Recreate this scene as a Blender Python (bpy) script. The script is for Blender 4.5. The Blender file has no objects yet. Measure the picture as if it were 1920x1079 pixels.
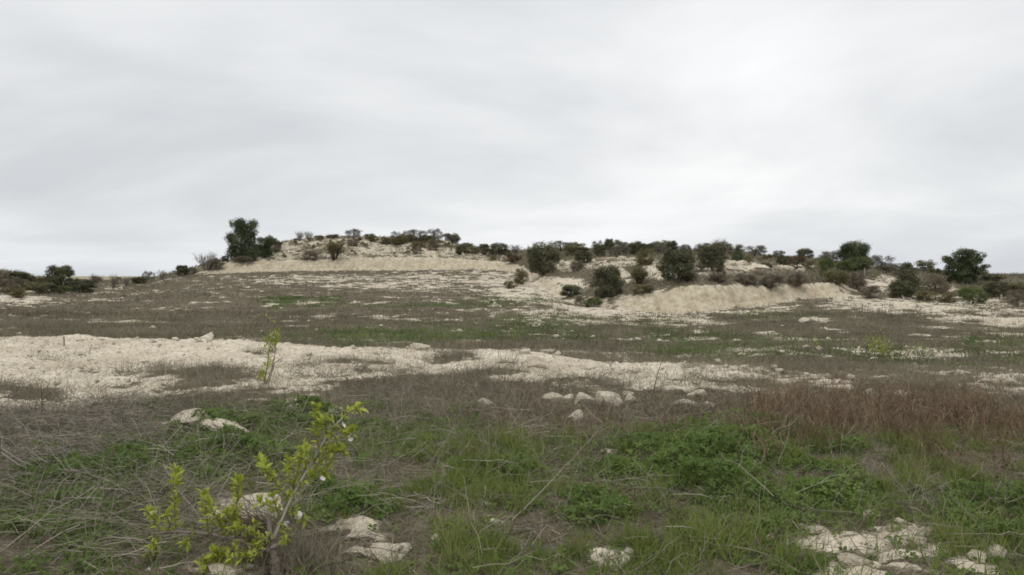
import bpy, math, random
import numpy as np
from mathutils import Vector
R = math.radians
scene = bpy.context.scene
COL = scene.collection
FPX, CX, HY, CAMZ = 1507.0, 960.0, 520.0, 1.6     # focal length in photo pixels, centre, horizon row, eye height

# ---------------------------------------------------------------- numbers
def smooth(a, b, x):
    t = np.clip((x - a) / (b - a), 0, 1)
    return t * t * (3 - 2 * t)

def _hash(ix, iy, seed):
    h = (ix.astype(np.int64) * 374761393 + iy.astype(np.int64) * 668265263 + seed * 974711) & 0x7fffffff
    h = ((h ^ (h >> 13)) * 1274126177) & 0x7fffffff
    return ((h ^ (h >> 16)) & 0xffff) / 65535.0

def vnoise(x, y, seed=0):
    x = np.asarray(x, float); y = np.asarray(y, float)
    ix = np.floor(x); iy = np.floor(y)
    fx = x - ix; fy = y - iy
    fx = fx * fx * (3 - 2 * fx); fy = fy * fy * (3 - 2 * fy)
    a = _hash(ix, iy, seed); b = _hash(ix + 1, iy, seed)
    c = _hash(ix, iy + 1, seed); d = _hash(ix + 1, iy + 1, seed)
    return (a + (b - a) * fx) * (1 - fy) + (c + (d - c) * fx) * fy

def fbm(x, y, seed=0, oct=4, gain=0.5):
    s = 0; a = 1.0; t = 0
    for o in range(oct):
        s = s + a * vnoise(x * 2 ** o + 17.3 * o, y * 2 ** o - 9.1 * o, seed + o * 7)
        t += a; a *= gain
    return s / t                                    # 0..1, mean .5

# ---------------------------------------------------------------- terrain: lofted ridge and slope profiles
EDGE_PX = [-700, 0, 250, 500, 750, 900, 1000, 1100, 1250, 1400, 1600, 1920, 2600]
EDGE_PY = [636, 635, 636, 645, 655, 657, 662, 674, 684, 688, 690, 698, 702]
# px : F(foot of slope), G(foot of cut), H(lip of cut), I(mid hill), J(crest) as (distance, photo row)
COLS = {
 -700: ((50, 566), (55, 561), (58, 553), (70, 527), (82, 508)),
    0: ((45, 575), (52, 563), (55, 555), (65, 525), (75, 511)),
   80: ((50, 568), (56, 556), (60, 551), (66, 540), (75, 526)),
  170: ((55, 562), (65, 549), (70, 544), (78, 538), (90, 531)),
  260: ((60, 556), (75, 541), (80, 537), (88, 533), (95, 529)),
  340: ((62, 548), (85, 521), (88, 515), (92, 512), (97, 511)),
  400: ((62, 546), (88, 514), (91, 500), (97, 497), (105, 496)),
  450: ((62, 546), (90, 511), (93, 489), (105, 486), (112, 484)),
  520: ((62, 545), (92, 509), (95, 488), (112, 470), (125, 456)),
  650: ((62, 545), (92, 508), (95, 483), (112, 462), (128, 443)),
  800: ((62, 545), (92, 507), (95, 481), (110, 465), (126, 449)),
  880: ((62, 546), (90, 506), (94, 486), (108, 472), (122, 462)),
  960: ((60, 550), (84, 510), (88, 493), (100, 481), (115, 472)),
 1020: ((55, 562), (66, 540), (70, 517), (85, 490), (105, 468)),
 1090: ((46, 584), (52, 574), (55, 556), (70, 500), (98, 469)),
 1150: ((43, 592), (49, 583), (51, 559), (65, 500), (95, 468)),
 1240: ((42, 596), (48, 587), (49.9, 546), (62, 500), (92, 470)),
 1340: ((42, 592), (49, 580), (51, 533), (60, 508), (90, 472)),
 1420: ((43, 588), (51, 572), (53, 534), (62, 508), (90, 480)),
 1520: ((46, 578), (55, 559), (57.2, 530), (66, 510), (92, 487)),
 1590: ((48, 573), (58, 556), (62, 535), (72, 518), (95, 497)),
 1640: ((50, 570), (60, 554), (66, 548), (78, 525), (98, 503)),
 1720: ((52, 568), (60, 557), (66, 549), (78, 530), (100, 509)),
 1820: ((52, 570), (58, 562), (64, 555), (76, 535), (100, 516)),
 1920: ((50, 575), (54, 571), (60, 560), (74, 540), (100, 519)),
 2600: ((50, 577), (54, 573), (60, 562), (74, 542), (100, 521)),
}
def zof(py, D): return CAMZ - (py - HY) / FPX * D

def pchip(xs, ys, x):
    xs = np.asarray(xs, float); ys = np.asarray(ys, float)
    h = np.diff(xs); d = np.diff(ys) / h
    m = np.zeros_like(ys)
    w1 = 2 * h[1:] + h[:-1]; w2 = h[1:] + 2 * h[:-1]
    ok = d[:-1] * d[1:] > 0
    with np.errstate(divide='ignore', invalid='ignore'):
        mm = (w1 + w2) / (w1 / d[:-1] + w2 / d[1:])
    m[1:-1] = np.where(ok, mm, 0)
    m[0] = d[0]; m[-1] = d[-1]
    k = np.clip(np.searchsorted(xs, x) - 1, 0, len(h) - 1)
    t = np.clip((x - xs[k]) / h[k], 0, 1)
    t2 = t * t; t3 = t2 * t
    return (ys[k] * (2 * t3 - 3 * t2 + 1) + h[k] * m[k] * (t3 - 2 * t2 + t)
            + ys[k + 1] * (-2 * t3 + 3 * t2) + h[k] * m[k + 1] * (t3 - t2))

TPX = np.linspace(-700, 2600, 661)                    # table columns every 5 photo pixels
LD0, LD1, NLD = math.log(0.25), math.log(9000), 1500
TLD = np.linspace(LD0, LD1, NLD)
def build_table():
    cp = sorted(COLS)
    knots = []
    for j in range(5):
        Dj = pchip(cp, [COLS[c][j][0] for c in cp], TPX)
        yj = pchip(cp, [COLS[c][j][1] for c in cp], TPX)
        knots.append((Dj, zof(yj, Dj)))
    epy = pchip(EDGE_PX, EDGE_PY, TPX)
    n = len(TPX); one = np.ones(n)
    B = CAMZ * FPX / (epy - HY)
    F = knots[0]
    ks = [(0.25 * one, 0 * one), (9.5 * one, 0 * one), (B * 0.97, 0.02 * one), (B * 1.09, -0.30 * one),
          (np.maximum(F[0] * .6, B * 1.3), np.minimum(-0.42, F[1] - .12)), (F[0] * .8, F[1] * .75 - .14),
          F, knots[1], knots[2], knots[3], knots[4],
          (knots[4][0] * 1.12, knots[4][1] + .1), (knots[4][0] * 1.5 + 5, np.minimum(knots[4][1] - 2.5, 1.0)),
          (420 * one, 0.4 * one), (800 * one, 2.6 * one), (9000 * one, 2.9 * one)]
    KD = np.array([k[0] for k in ks]).T; KZ = np.array([k[1] for k in ks]).T
    D = np.exp(TLD)
    Z = np.empty((n, NLD)); CUT = np.empty((n, NLD)); HILL = np.empty((n, NLD))
    for i in range(n):
        Z[i] = np.interp(D, KD[i], KZ[i])
        g, h = KD[i, 7], KD[i, 8]
        hgt = KZ[i, 8] - KZ[i, 7]
        CUT[i] = smooth(g - 1.2, g, D) * (1 - smooth(h - .3, h + .7, D)) * smooth(.45, 1.1, hgt)
        HILL[i] = smooth(h, h + 2, D) * (1 - smooth(knots[4][0][i] * 2, knots[4][0][i] * 3, D))
    # round the knots a little, along distance then along azimuth
    for _ in range(3):
        Z[:, 1:-1] = (Z[:, :-2] + 2 * Z[:, 1:-1] + Z[:, 2:]) / 4
    for _ in range(4):
        Z[1:-1] = (Z[:-2] + 2 * Z[1:-1] + Z[2:]) / 4
    return Z, CUT, HILL
TZ, TCUT, THILL = build_table()

def sample(T, px, D):
    u = np.clip((px - TPX[0]) / 5.0, 0, len(TPX) - 1.001)
    v = np.clip((np.log(np.maximum(D, .26)) - LD0) / (LD1 - LD0) * (NLD - 1), 0, NLD - 1.001)
    i = u.astype(int); j = v.astype(int); a = u - i; b = v - j
    return (T[i, j] * (1 - a) * (1 - b) + T[i + 1, j] * a * (1 - b) + T[i, j + 1] * (1 - a) * b + T[i + 1, j + 1] * a * b)

def bearing(X, Y):
    """profile coordinates of a ground point: photo column of its bearing (clamped to the sides) and distance"""
    X = np.asarray(X, float); Y = np.asarray(Y, float)
    r = np.hypot(X, Y)
    th = np.clip(np.arctan2(X, Y), R(-47), R(47))
    D = r * np.cos(th)
    D = D + (fbm(X * .16, Y * .05, 91, 3) - .5) * 4.5 * smooth(34, 46, D) * (1 - smooth(110, 140, D))       # slopes wander a little
    return CX + FPX * np.tan(th), D, r

def nominal(X, Y):
    px, D, r = bearing(X, Y)
    z = sample(TZ, px, D)
    return z, px, D

# ---------------------------------------------------------------- what grows where
def blobs(px, py, lst, soft=.45):
    o = np.zeros_like(px)
    for b in lst:
        cx, cy, rx, ry = b[:4]; w = b[4] if len(b) > 4 else 1
        d = np.sqrt(((px - cx) / rx) ** 2 + ((py - cy) / ry) ** 2)
        o = np.maximum(o, w * smooth(1 + soft, 1 - soft, d))
    return o

PALE_BARE = [(690, 1025, 75, 30), (690, 1000, 50, 18), (400, 1075, 75, 20), (1140, 1058, 45, 20), (1590, 1000, 100, 22, .9),
             (1690, 985, 60, 14, .7), (1650, 1062, 90, 26), (1735, 1018, 60, 12, .8), (1850, 1050, 50, 24), (1230, 1008, 40, 9, .6), (1080, 1010, 30, 9, .6),
             (930, 980, 30, 10, .6), (385, 802, 70, 14), (470, 960, 60, 30)]
STONY = [(1110, 745, 110, 14, .5), (1410, 702, 110, 18, .95), (1230, 712, 120, 12, .8), (1290, 752, 60, 8, .45), (1590, 705, 60, 10, .4), (1840, 715, 110, 15, .8),
         (1640, 742, 80, 9, .5), (1760, 748, 90, 8, .5), (640, 768, 60, 8, .7), (590, 760, 30, 10, .7)]
STRIP_VEG = [(365, 708, 130, 20, 1), (50, 742, 75, 10, .9), (160, 690, 40, 7, .6), (655, 692, 75, 17, .9), (830, 686, 55, 11, .8), (945, 696, 30, 9, .8),
             (450, 750, 190, 24, 1), (660, 750, 110, 18, 1), (90, 668, 30, 5, .5), (300, 682, 40, 7, .5), (1180, 705, 60, 7, .5), (880, 738, 150, 22, 1),
             (1020, 715, 40, 7, .5), (760, 705, 40, 6, .5), (1290, 700, 50, 6, .6), (560, 705, 30, 6, .4), (230, 740, 80, 10, .6)]
FIELD_PALE = [(1010, 548, 105, 22, 1.2), (1110, 588, 90, 22, 1.2), (1230, 600, 125, 16, 1.1), (930, 528, 100, 17, 1.0), (1380, 572, 110, 6, .8), (1120, 600, 60, 12, .8),
              (760, 528, 150, 18, .75), (600, 527, 170, 15, .62), (480, 505, 110, 8, .5), (870, 508, 110, 6, .6), (570, 606, 80, 5, .55), (850, 601, 110, 5, .6), (1010, 600, 70, 6, .6),
              (1750, 576, 190, 18, 1.15), (1860, 598, 120, 16, 1.3), (1640, 566, 100, 10, 1.2), (1400, 582, 140, 7, 1.1), (1540, 602, 30, 6, .5), (1560, 627, 60, 5, .5), (1450, 625, 60, 5, .5),
              (1780, 632, 60, 5, .6), (1740, 660, 70, 4, .5), (1290, 620, 60, 5, .5), (240, 600, 40, 4, .5), (160, 602, 30, 3, .6), (275, 606, 30, 3, .6), (60, 600, 40, 3, .5),
              (40, 568, 70, 6, .7), (1250, 586, 150, 5, .9), (440, 519, 60, 3, .6)]
FIELD_DARK = [(1490, 577, 130, 8, 1), (1590, 568, 60, 4, .8), (1620, 598, 70, 9, .9), (1750, 608, 70, 8, .9), (1480, 605, 60, 8, .8), (1700, 640, 90, 8, .8), (700, 545, 80, 5, .7), (940, 503, 60, 4, .9),
              (540, 560, 160, 8, .7), (730, 515, 110, 3, .8), (560, 514, 130, 3, .8), (250, 622, 260, 10, .9), (900, 590, 200, 6, .8), (1120, 640, 100, 12, .8)]
FIELD_GREEN = [(840, 629, 260, 15, 1), (700, 627, 120, 14, .9), (1030, 606, 110, 11, .85), (530, 569, 45, 6, .9), (612, 572, 45, 6, .9), (840, 571, 150, 7, .65), (960, 566, 90, 7, .8),
               (1000, 640, 110, 12, .6), (1110, 563, 40, 8, .8), (1290, 642, 110, 15, .75), (1170, 622, 90, 9, .45), (1300, 606, 60, 8, .5), (1470, 590, 90, 7, .5), (1500, 658, 170, 16, .6), (1400, 640, 80, 10, .5),
               (1650, 665, 120, 14, .55), (1860, 648, 80, 20, .75), (1800, 675, 110, 12, .5), (1380, 668, 160, 10, .3), (420, 632, 70, 6, .4), (1470, 583, 90, 6, .4)]
# front of the picture
CLOVER = [(430, 790, 40, 14, .9), (440, 845, 115, 48, 1.2), (570, 795, 100, 28, .95), (665, 795, 60, 30, .75), (655, 930, 105, 60, 1.2), (60, 1020, 130, 62, 1), (160, 885, 140, 44, .85), (235, 905, 60, 30, .6), (110, 960, 110, 34, .65), (220, 985, 70, 20, .4),
          (1430, 880, 190, 70, 1), (1260, 880, 120, 45, .85), (1560, 900, 110, 55, .85), (1125, 965, 70, 32, .9), (960, 900, 110, 40, .5), (830, 810, 120, 28, .55), (850, 880, 110, 40, .35), (1480, 985, 80, 20, .5), (1560, 1045, 90, 26, .45),
          (1860, 970, 110, 34, .8), (1220, 985, 60, 16, .5), (1870, 1060, 80, 26, .4), (330, 800, 60, 14, .3), (750, 1010, 50, 12, .3), (1000, 830, 90, 25, .3)]
GRASS = [(1770, 890, 160, 50, 1), (1250, 1045, 130, 40, 1), (1085, 1062, 40, 24, 1), (900, 1020, 120, 60, .75), (1390, 1010, 110, 40, .75), (750, 1060, 80, 30, .75), (1540, 1065, 120, 34, .8), (880, 935, 110, 40, .6),
         (1740, 1000, 120, 36, .4), (1850, 1030, 90, 50, .6), (980, 860, 140, 50, .5), (700, 870, 90, 40, .4), (1000, 960, 70, 40, .55), (1160, 1010, 90, 40, .6), (1850, 890, 110, 60, .55), (600, 1050, 60, 40, .4), (640, 860, 60, 30, .4), (1660, 950, 60, 26, .5)]
RUST = [(1640, 790, 290, 55, 1), (1850, 830, 150, 75, .85), (1180, 812, 210, 30, .5), (1010, 790, 110, 34, .4), (1460, 785, 130, 36, .7), (1290, 955, 155, 34, .9), (1190, 925, 60, 22, .7), (1500, 855, 130, 16, .4), (960, 845, 90, 22, .3), (1450, 1010, 40, 20, .3)]
TANGLE = [(150, 900, 360, 140, 1.35), (320, 985, 330, 80, 1.3), (100, 820, 280, 45, 1.0), (560, 830, 150, 60, .8), (500, 890, 120, 60, .7), (900, 880, 280, 90, .6), (730, 960, 200, 60, .6), (1180, 900, 110, 60, .5), (700, 760, 150, 20, .5), (1150, 960, 110, 50, .5), (1700, 970, 180, 40, .55), (1000, 1040, 260, 50, .4), (1800, 1020, 160, 50, .5), (1400, 1040, 200, 40, .3)]

def cover(X, Y):
    """fractions (0..1) of each kind of cover at ground points, from a map of the place drawn in bearing / row coordinates"""
    z, px, D = nominal(X, Y)
    py = HY + (CAMZ - z) / np.maximum(D, .3) * FPX
    cut = sample(TCUT, px, D); hill = sample(THILL, px, D)
    near = 1 / (1 + (D / 14) ** 2)
    wx = (fbm(X * .9, Y * .9, 3) - .5); wy = (fbm(X * .9, Y * .9, 11) - .5)
    lx = (fbm(X * .18, Y * .18, 5) - .5); ly = (fbm(X * .18, Y * .18, 6) - .5)
    s = FPX / np.maximum(D, 3)
    bx = np.where((px < 0) | (px > 1920), np.abs(((px + 1920) % 3840) - 1920), px)     # beyond the frame the pattern goes on
    hx = bx + wx * .55 * s + lx * 1.5 * s * (1 - near)
    hy = py + (wy * .55 * s + ly * 1.5 * s * (1 - near)) * np.clip((py - HY) / np.maximum(s, 1) / 1.6, .02, .7)
    front = np.interp(np.clip(bx, 0, 1920), [0, 150, 300, 420, 560, 640, 760, 850, 1000, 1200, 1350, 1500, 1920],
                      [776, 774, 768, 746, 774, 772, 740, 724, 724, 716, 708, 704, 708])
    back = np.interp(np.clip(bx, -600, 2500), EDGE_PX, EDGE_PY)
    infield = (1 - smooth(back - 1.5, back + 1.5, py)) * (1 - hill) * (1 - cut)
    instrip = smooth(back - 1.5, back + 1.5, py) * (1 - smooth(front - 6, front + 8, hy))
    infront = smooth(front - 6, front + 8, hy) * smooth(back - 1.5, back + 1.5, py)
    westrip = 1 - smooth(1230, 1540, hx)
    n_big = fbm(X * .35, Y * .35, 21); n_mid = fbm(X * 1.1, Y * 1.1, 22); n_fin = fbm(X * 3.3, Y * 3.3, 23)
    streak = fbm(X * .16 + .3 * n_big, Y * .5, 31)                     # old furrows across the field
    # bare marl fraction
    f_pale = blobs(hx, hy, FIELD_PALE, .7); f_dark = blobs(hx, hy, FIELD_DARK, .6)
    spot = smooth(.48, .70, .45 * n_mid + .35 * streak + .2 * n_fin + .10 * f_pale - .09 * f_dark)
    spot = np.maximum(spot * .85, smooth(.44, .64, .5 * n_mid + .5 * n_fin + .22 * f_pale - .13) * smooth(.1, .5, f_pale))
    veg_strip = np.maximum(blobs(hx, hy, STRIP_VEG, .6), (1 - westrip) * .9)
    st = smooth(.48, .6, n_mid * .6 + n_fin * .4 + .16 * veg_strip - .12)
    strip_bare = np.clip(1 - np.maximum(veg_strip * smooth(.36, .5, n_mid * .6 + n_fin * .4 + .06 * veg_strip), st * .55), 0, 1)
    stony = blobs(hx, hy, STONY, .7) * smooth(.42, .56, .5 * n_mid + .5 * n_fin)
    bare = infield * spot + instrip * np.maximum(strip_bare, stony) + infront * np.maximum(blobs(hx, hy, PALE_BARE, .6) * smooth(.36, .5, .5 * n_mid + .5 * n_fin), stony)
    left_hill = 1 - smooth(880, 1010, px)
    hb = smooth(.44, .66, .5 * n_mid + .5 * n_fin + .05 * left_hill - .03)
    spur_pale = blobs(hx, hy, [(1140, 493, 60, 10), (1175, 490, 60, 6), (1170, 518, 16, 14), (1235, 510, 22, 16), (1390, 503, 40, 14), (1425, 502, 28, 9), (1490, 502, 40, 6), (1320, 505, 14, 18, .8), (1065, 500, 24, 9), (1040, 535, 60, 14), (1000, 545, 40, 9),
                               (1655, 528, 34, 10, 1), (1640, 540, 26, 10), (1700, 540, 20, 4, .6), (1785, 542, 14, 8), (1735, 538, 12, 5), (560, 490, 160, 10, .8), (640, 455, 60, 9, .9), (760, 474, 130, 9, .9), (545, 466, 25, 9), (690, 460, 60, 16, .7), (880, 480, 60, 6, .8), (60, 553, 14, 6, .9)], .5)
    bare = bare + hill * np.clip(hb * (.75 * left_hill + .15) + spur_pale * smooth(.3, .48, .5 * n_mid + .5 * n_fin), 0, 1) + cut
    far = smooth(150, 260, D)
    bare = np.clip(bare * (1 - far), 0, 1)
    green = infield * blobs(hx, hy, FIELD_GREEN, .6) * smooth(.36, .52, .6 * n_mid + .4 * n_fin)
    green = green * (1 - .7 * bare)
    live = infront * (1 - bare)
    clover = live * np.maximum(blobs(hx, hy, CLOVER, .55), .14 * smooth(785, 840, py)) * smooth(.37, .53, .4 * n_mid + .6 * n_fin)
    leftside = 1 - smooth(300, 520, hx) * 1.0
    grass = live * np.maximum(blobs(hx, hy, GRASS, .7), (.22 - .14 * leftside) * smooth(780, 850, py)) * smooth(.40, .56, .4 * n_mid + .6 * n_fin)
    rust = live * blobs(hx, hy, RUST, .5) * smooth(.34, .52, .6 * n_mid + .4 * n_fin)
    tangle = live * np.maximum(blobs(hx, hy, TANGLE, .6), .15)
    dry = np.clip((1 - bare) * (infield + instrip + .35 * infront + .6 * hill) * (1 - far), 0, 1)
    return dict(px=px, py=py, D=D, z=z, bare=bare, cut=cut, hill=hill, green=green, clover=clover, grass=grass, rust=rust,
                tangle=tangle, dry=dry, far=far, strip=instrip, field=infield, front=infront)

def relief(X, Y, c):
    """small-scale relief on top of the nominal slopes"""
    D = c['D']
    r = np.maximum(D, .3)
    fade = smooth(.8, 3.0, r)
    z = (fbm(X * .8, Y * .8, 41, 3) - .5) * .10 + (fbm(X * 2.6, Y * 2.6, 42, 3) - .5) * .06
    lump = fbm(X * 5.5, Y * 5.5, 43, 3)
    z = z + c['bare'] * (1 - smooth(25, 60, D)) * (np.abs(lump - .5) * -.16 + .03 + (fbm(X * 14, Y * 14, 44, 2) - .5) * .035)
    z = z + c['clover'] * .07 * smooth(.35, .7, fbm(X * 2.2, Y * 2.2, 45, 2))
    z = z + smooth(25, 45, D) * ((fbm(X * .3, Y * .3, 46, 3) - .5) * .22 + (fbm(X * 1.3, Y * 1.3, 47, 3) - .5) * .14)
    gully = np.abs(fbm(X * .9 + Y * .2, Y * .3, 48, 5, .6) - .5)
    rill = np.abs(fbm(X * 1.6, Y * .12, 52, 4, .6) - .5)
    z = z + c['cut'] * ((rill - .1) * .25 + (gully - .12) * .9 + (fbm(X * 2.5, Y * 2.5, 49, 4, .6) - .5) * .5)
    z = z + c['hill'] * (fbm(X * .6, Y * .6, 50, 4) - .5) * .55
    # the lip of the bulldozed strip
    lip = np.exp(-((c['py'] - np.interp(c['px'], EDGE_PX, EDGE_PY)) / 5.0) ** 2)
    z = z + lip * (fbm(X * .9, Y * .9, 51, 3) - .42) * .24
    return z * fade * (1 - smooth(150, 250, D) * .9)

def ground_z(X, Y, c=None):
    X = np.asarray(X, float); Y = np.asarray(Y, float)
    c = c or cover(X, Y)
    return c['z'] + relief(X, Y, c)

def at_px(px, py, Dmin=3.0, Dmax=140.0):
    """the ground point seen at a photo pixel"""
    D = np.exp(np.linspace(math.log(Dmin), math.log(Dmax), 1600))
    X = (px - CX) / FPX * D
    g = ground_z(X, D)
    row = HY + (CAMZ - g) / D * FPX
    hit = np.nonzero(row <= py)[0]
    k = hit[0] if len(hit) else int(np.argmin(row))
    return float(X[k]), float(D[k]), float(g[k])

def at_D(px, D):
    X = (px - CX) / FPX * D
    return float(X), float(D), float(ground_z(np.array([X]), np.array([D]))[0])

# ---------------------------------------------------------------- mesh and node helpers
def make_mesh(name, V, F, mat=None, attrs=None, smooth_=False):
    V = np.ascontiguousarray(V, dtype=np.float32).reshape(-1, 3)
    me = bpy.data.meshes.new(name)
    groups = F if isinstance(F, list) else [F]
    groups = [np.ascontiguousarray(g, dtype=np.int32) for g in groups if len(g)]
    me.vertices.add(len(V)); me.vertices.foreach_set('co', V.ravel())
    nl = sum(g.size for g in groups); npoly = sum(len(g) for g in groups)
    me.loops.add(nl); me.polygons.add(npoly)
    me.loops.foreach_set('vertex_index', np.concatenate([g.ravel() for g in groups]))
    tot = np.concatenate([np.full(len(g), g.shape[1], np.int32) for g in groups])
    start = np.concatenate([[0], np.cumsum(tot)[:-1]]).astype(np.int32)
    me.polygons.foreach_set('loop_start', start)
    me.update(calc_edges=True)
    me.polygons.foreach_set('use_smooth', np.full(npoly, bool(smooth_)))
    for k, v in (attrs or {}).items():
        v = np.asarray(v, np.float32)
        if v.ndim == 2:
            a = me.attributes.new(k, 'FLOAT_COLOR', 'POINT')
            if v.shape[1] == 3: v = np.concatenate([v, np.ones((len(v), 1), np.float32)], 1)
            a.data.foreach_set('color', np.ascontiguousarray(v).ravel())
        else:
            a = me.attributes.new(k, 'FLOAT', 'POINT'); a.data.foreach_set('value', v)
    if mat: me.materials.append(mat)
    me.validate(clean_customdata=False)
    return me

def link(name, data, parent=None, loc=None, rot=None, scale=None):
    o = bpy.data.objects.new(name, data); COL.objects.link(o)
    if parent: o.parent = parent
    if loc is not None: o.location = loc
    if rot is not None: o.rotation_euler = rot
    if scale is not None: o.scale = scale
    return o

def tag(o, label=None, cat=None, group=None, kind=None):
    for k, v in (('label', label), ('category', cat), ('group', group), ('kind', kind)):
        if v: o[k] = v
    return o

def new_mat(name):
    m = bpy.data.materials.new(name); m.use_nodes = True
    nt = m.node_tree; nt.nodes.clear()
    out = nt.nodes.new('ShaderNodeOutputMaterial')
    return m, nt, out

def ramp(nt, fac, stops, interp='LINEAR'):
    r = nt.nodes.new('ShaderNodeValToRGB'); r.color_ramp.interpolation = interp
    e = r.color_ramp.elements
    while len(e) < len(stops): e.new(.5)
    for i, (p, c) in enumerate(stops):
        e[i].position = p; e[i].color = (*c, 1) if len(c) == 3 else c
    if fac is not None: nt.links.new(fac, r.inputs['Fac'])
    return r.outputs['Color']

def noise(nt, vec, scale, detail=4, rough=.55, typ=None):
    n = nt.nodes.new('ShaderNodeTexNoise'); n.inputs['Scale'].default_value = scale
    n.inputs['Detail'].default_value = detail; n.inputs['Roughness'].default_value = rough
    nt.links.new(vec, n.inputs['Vector']); return n.outputs['Fac']

def mix(nt, fac, a, b, typ='MIX'):
    m = nt.nodes.new('ShaderNodeMix'); m.data_type = 'RGBA'; m.blend_type = typ
    for sock, v in ((m.inputs[0], fac), (m.inputs[6], a), (m.inputs[7], b)):
        if isinstance(v, (int, float)): sock.default_value = v
        elif isinstance(v, tuple): sock.default_value = (*v, 1) if len(v) == 3 else v
        else: nt.links.new(v, sock)
    return m.outputs[2]

def mathn(nt, op, a, b=0.0, c=None):
    m = nt.nodes.new('ShaderNodeMath'); m.operation = op
    for sock, v in zip(m.inputs, (a, b, c)):
        if v is None: continue
        if isinstance(v, (int, float)): sock.default_value = v
        else: nt.links.new(v, sock)
    return m.outputs[0]

def attr(nt, name, out='Fac'):
    a = nt.nodes.new('ShaderNodeAttribute'); a.attribute_name = name
    return a.outputs[out]

def plant_mat(name, stops, trans=.3, rough=.75, var=.12, spec=.25):
    """leaf / stem material: colour from the per-plant attribute 'v', with a little translucency"""
    m, nt, out = new_mat(name)
    info = nt.nodes.new('ShaderNodeObjectInfo')
    v = mathn(nt, 'ADD', attr(nt, 'v'), mathn(nt, 'MULTIPLY', mathn(nt, 'SUBTRACT', info.outputs['Random'], .5), var * 2))
    colr = ramp(nt, v, stops)
    p = nt.nodes.new('ShaderNodeBsdfPrincipled'); nt.links.new(colr, p.inputs['Base Color'])
    p.inputs['Roughness'].default_value = rough; p.inputs['Specular IOR Level'].default_value = spec
    if trans > 0:
        t = nt.nodes.new('ShaderNodeBsdfTranslucent'); nt.links.new(colr, t.inputs['Color'])
        ms = nt.nodes.new('ShaderNodeMixShader'); ms.inputs[0].default_value = trans
        nt.links.new(p.outputs[0], ms.inputs[1]); nt.links.new(t.outputs[0], ms.inputs[2])
        nt.links.new(ms.outputs[0], out.inputs['Surface'])
    else:
        nt.links.new(p.outputs[0], out.inputs['Surface'])
    return m
# ---------------------------------------------------------------- camera, sky, sun
cam = bpy.data.cameras.new('camera'); camo = bpy.data.objects.new('camera', cam); COL.objects.link(camo)
cam.sensor_width = 36; cam.lens = 36 * FPX / 1920; cam.clip_start = .05; cam.clip_end = 30000
camo.location = (0, 0, CAMZ)
camo.rotation_euler = (R(90) - math.atan((539.5 - HY) / FPX), 0, 0)
scene.camera = camo
SUN_EL, SUN_AZ = R(48), R(205)                       # behind and to the left of the viewer, veiled by cloud
sun = bpy.data.lights.new('sun', 'SUN'); sun.energy = .9; sun.angle = R(22); sun.color = (1, .97, .92)
so = bpy.data.objects.new('sun', sun); COL.objects.link(so)
sd = Vector((math.sin(SUN_AZ) * math.cos(SUN_EL), math.cos(SUN_AZ) * math.cos(SUN_EL), math.sin(SUN_EL)))
so.rotation_euler = (-sd).to_track_quat('-Z', 'Y').to_euler(); so.location = (0, 0, 60)

w = bpy.data.worlds.new('World'); scene.world = w; w.use_nodes = True
nt = w.node_tree; nt.nodes.clear()
out = nt.nodes.new('ShaderNodeOutputWorld'); bg = nt.nodes.new('ShaderNodeBackground')
sky = nt.nodes.new('ShaderNodeTexSky'); sky.sky_type = 'NISHITA'; sky.sun_disc = False
sky.sun_elevation = SUN_EL; sky.sun_rotation = SUN_AZ; sky.dust_density = 3; sky.air_density = 1.5
tc = nt.nodes.new('ShaderNodeTexCoord'); sep = nt.nodes.new('ShaderNodeSeparateXYZ')
nt.links.new(tc.outputs['Generated'], sep.inputs[0])
zz = mathn(nt, 'MAXIMUM', sep.outputs[2], 0.0)
den = mathn(nt, 'ADD', zz, .20)
comb = nt.nodes.new('ShaderNodeCombineXYZ')
nt.links.new(mathn(nt, 'DIVIDE', sep.outputs[0], den), comb.inputs[0])
nt.links.new(mathn(nt, 'DIVIDE', sep.outputs[1], den), comb.inputs[1])
mp = nt.nodes.new('ShaderNodeMapping'); nt.links.new(comb.outputs[0], mp.inputs[0])
mp.inputs['Location'].default_value = (3.1, 1.7, 0); mp.inputs['Scale'].default_value = (.55, .62, 1); mp.inputs['Rotation'].default_value = (0, 0, R(8))
wn = nt.nodes.new('ShaderNodeTexNoise'); wn.inputs['Scale'].default_value = 1.1; wn.inputs['Detail'].default_value = 8; wn.inputs['Roughness'].default_value = .52
wn.inputs['Distortion'].default_value = .35
nt.links.new(mp.outputs[0], wn.inputs['Vector'])
cloud = ramp(nt, wn.outputs['Fac'], [(.30, (.64, .655, .68)), (.43, (.755, .768, .785)), (.55, (.865, .873, .878)), (.67, (.98, .98, .98))])
# low cloud is a little darker and bluer, the cloud overhead brighter
elev = ramp(nt, zz, [(0, (.86, .88, .91)), (.05, (.92, .935, .95)), (.16, (1.0, 1.0, 1.0)), (.34, (.95, .953, .958)), (.62, (1.3, 1.285, 1.25)), (1.0, (1.6, 1.57, 1.5))])
cl = mix(nt, 1.0, cloud, elev, 'MULTIPLY')
skys = mix(nt, 1.0, sky.outputs[0], (.1, .1, .1), 'MULTIPLY')
full = mix(nt, .95, skys, cl)
nt.links.new(full, bg.inputs['Color']); bg.inputs['Strength'].default_value = 1.0
nt.links.new(bg.outputs[0], out.inputs[0])
scene.view_settings.view_transform = 'Standard'; scene.view_settings.look = 'None'
scene.view_settings.exposure = 0.1; scene.view_settings.gamma = 1
scene.cycles.max_bounces = 5; scene.cycles.diffuse_bounces = 3; scene.cycles.transmission_bounces = 3; scene.cycles.glossy_bounces = 2
scene.cycles.use_denoising = True; scene.cycles.filter_width = 1.75

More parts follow.
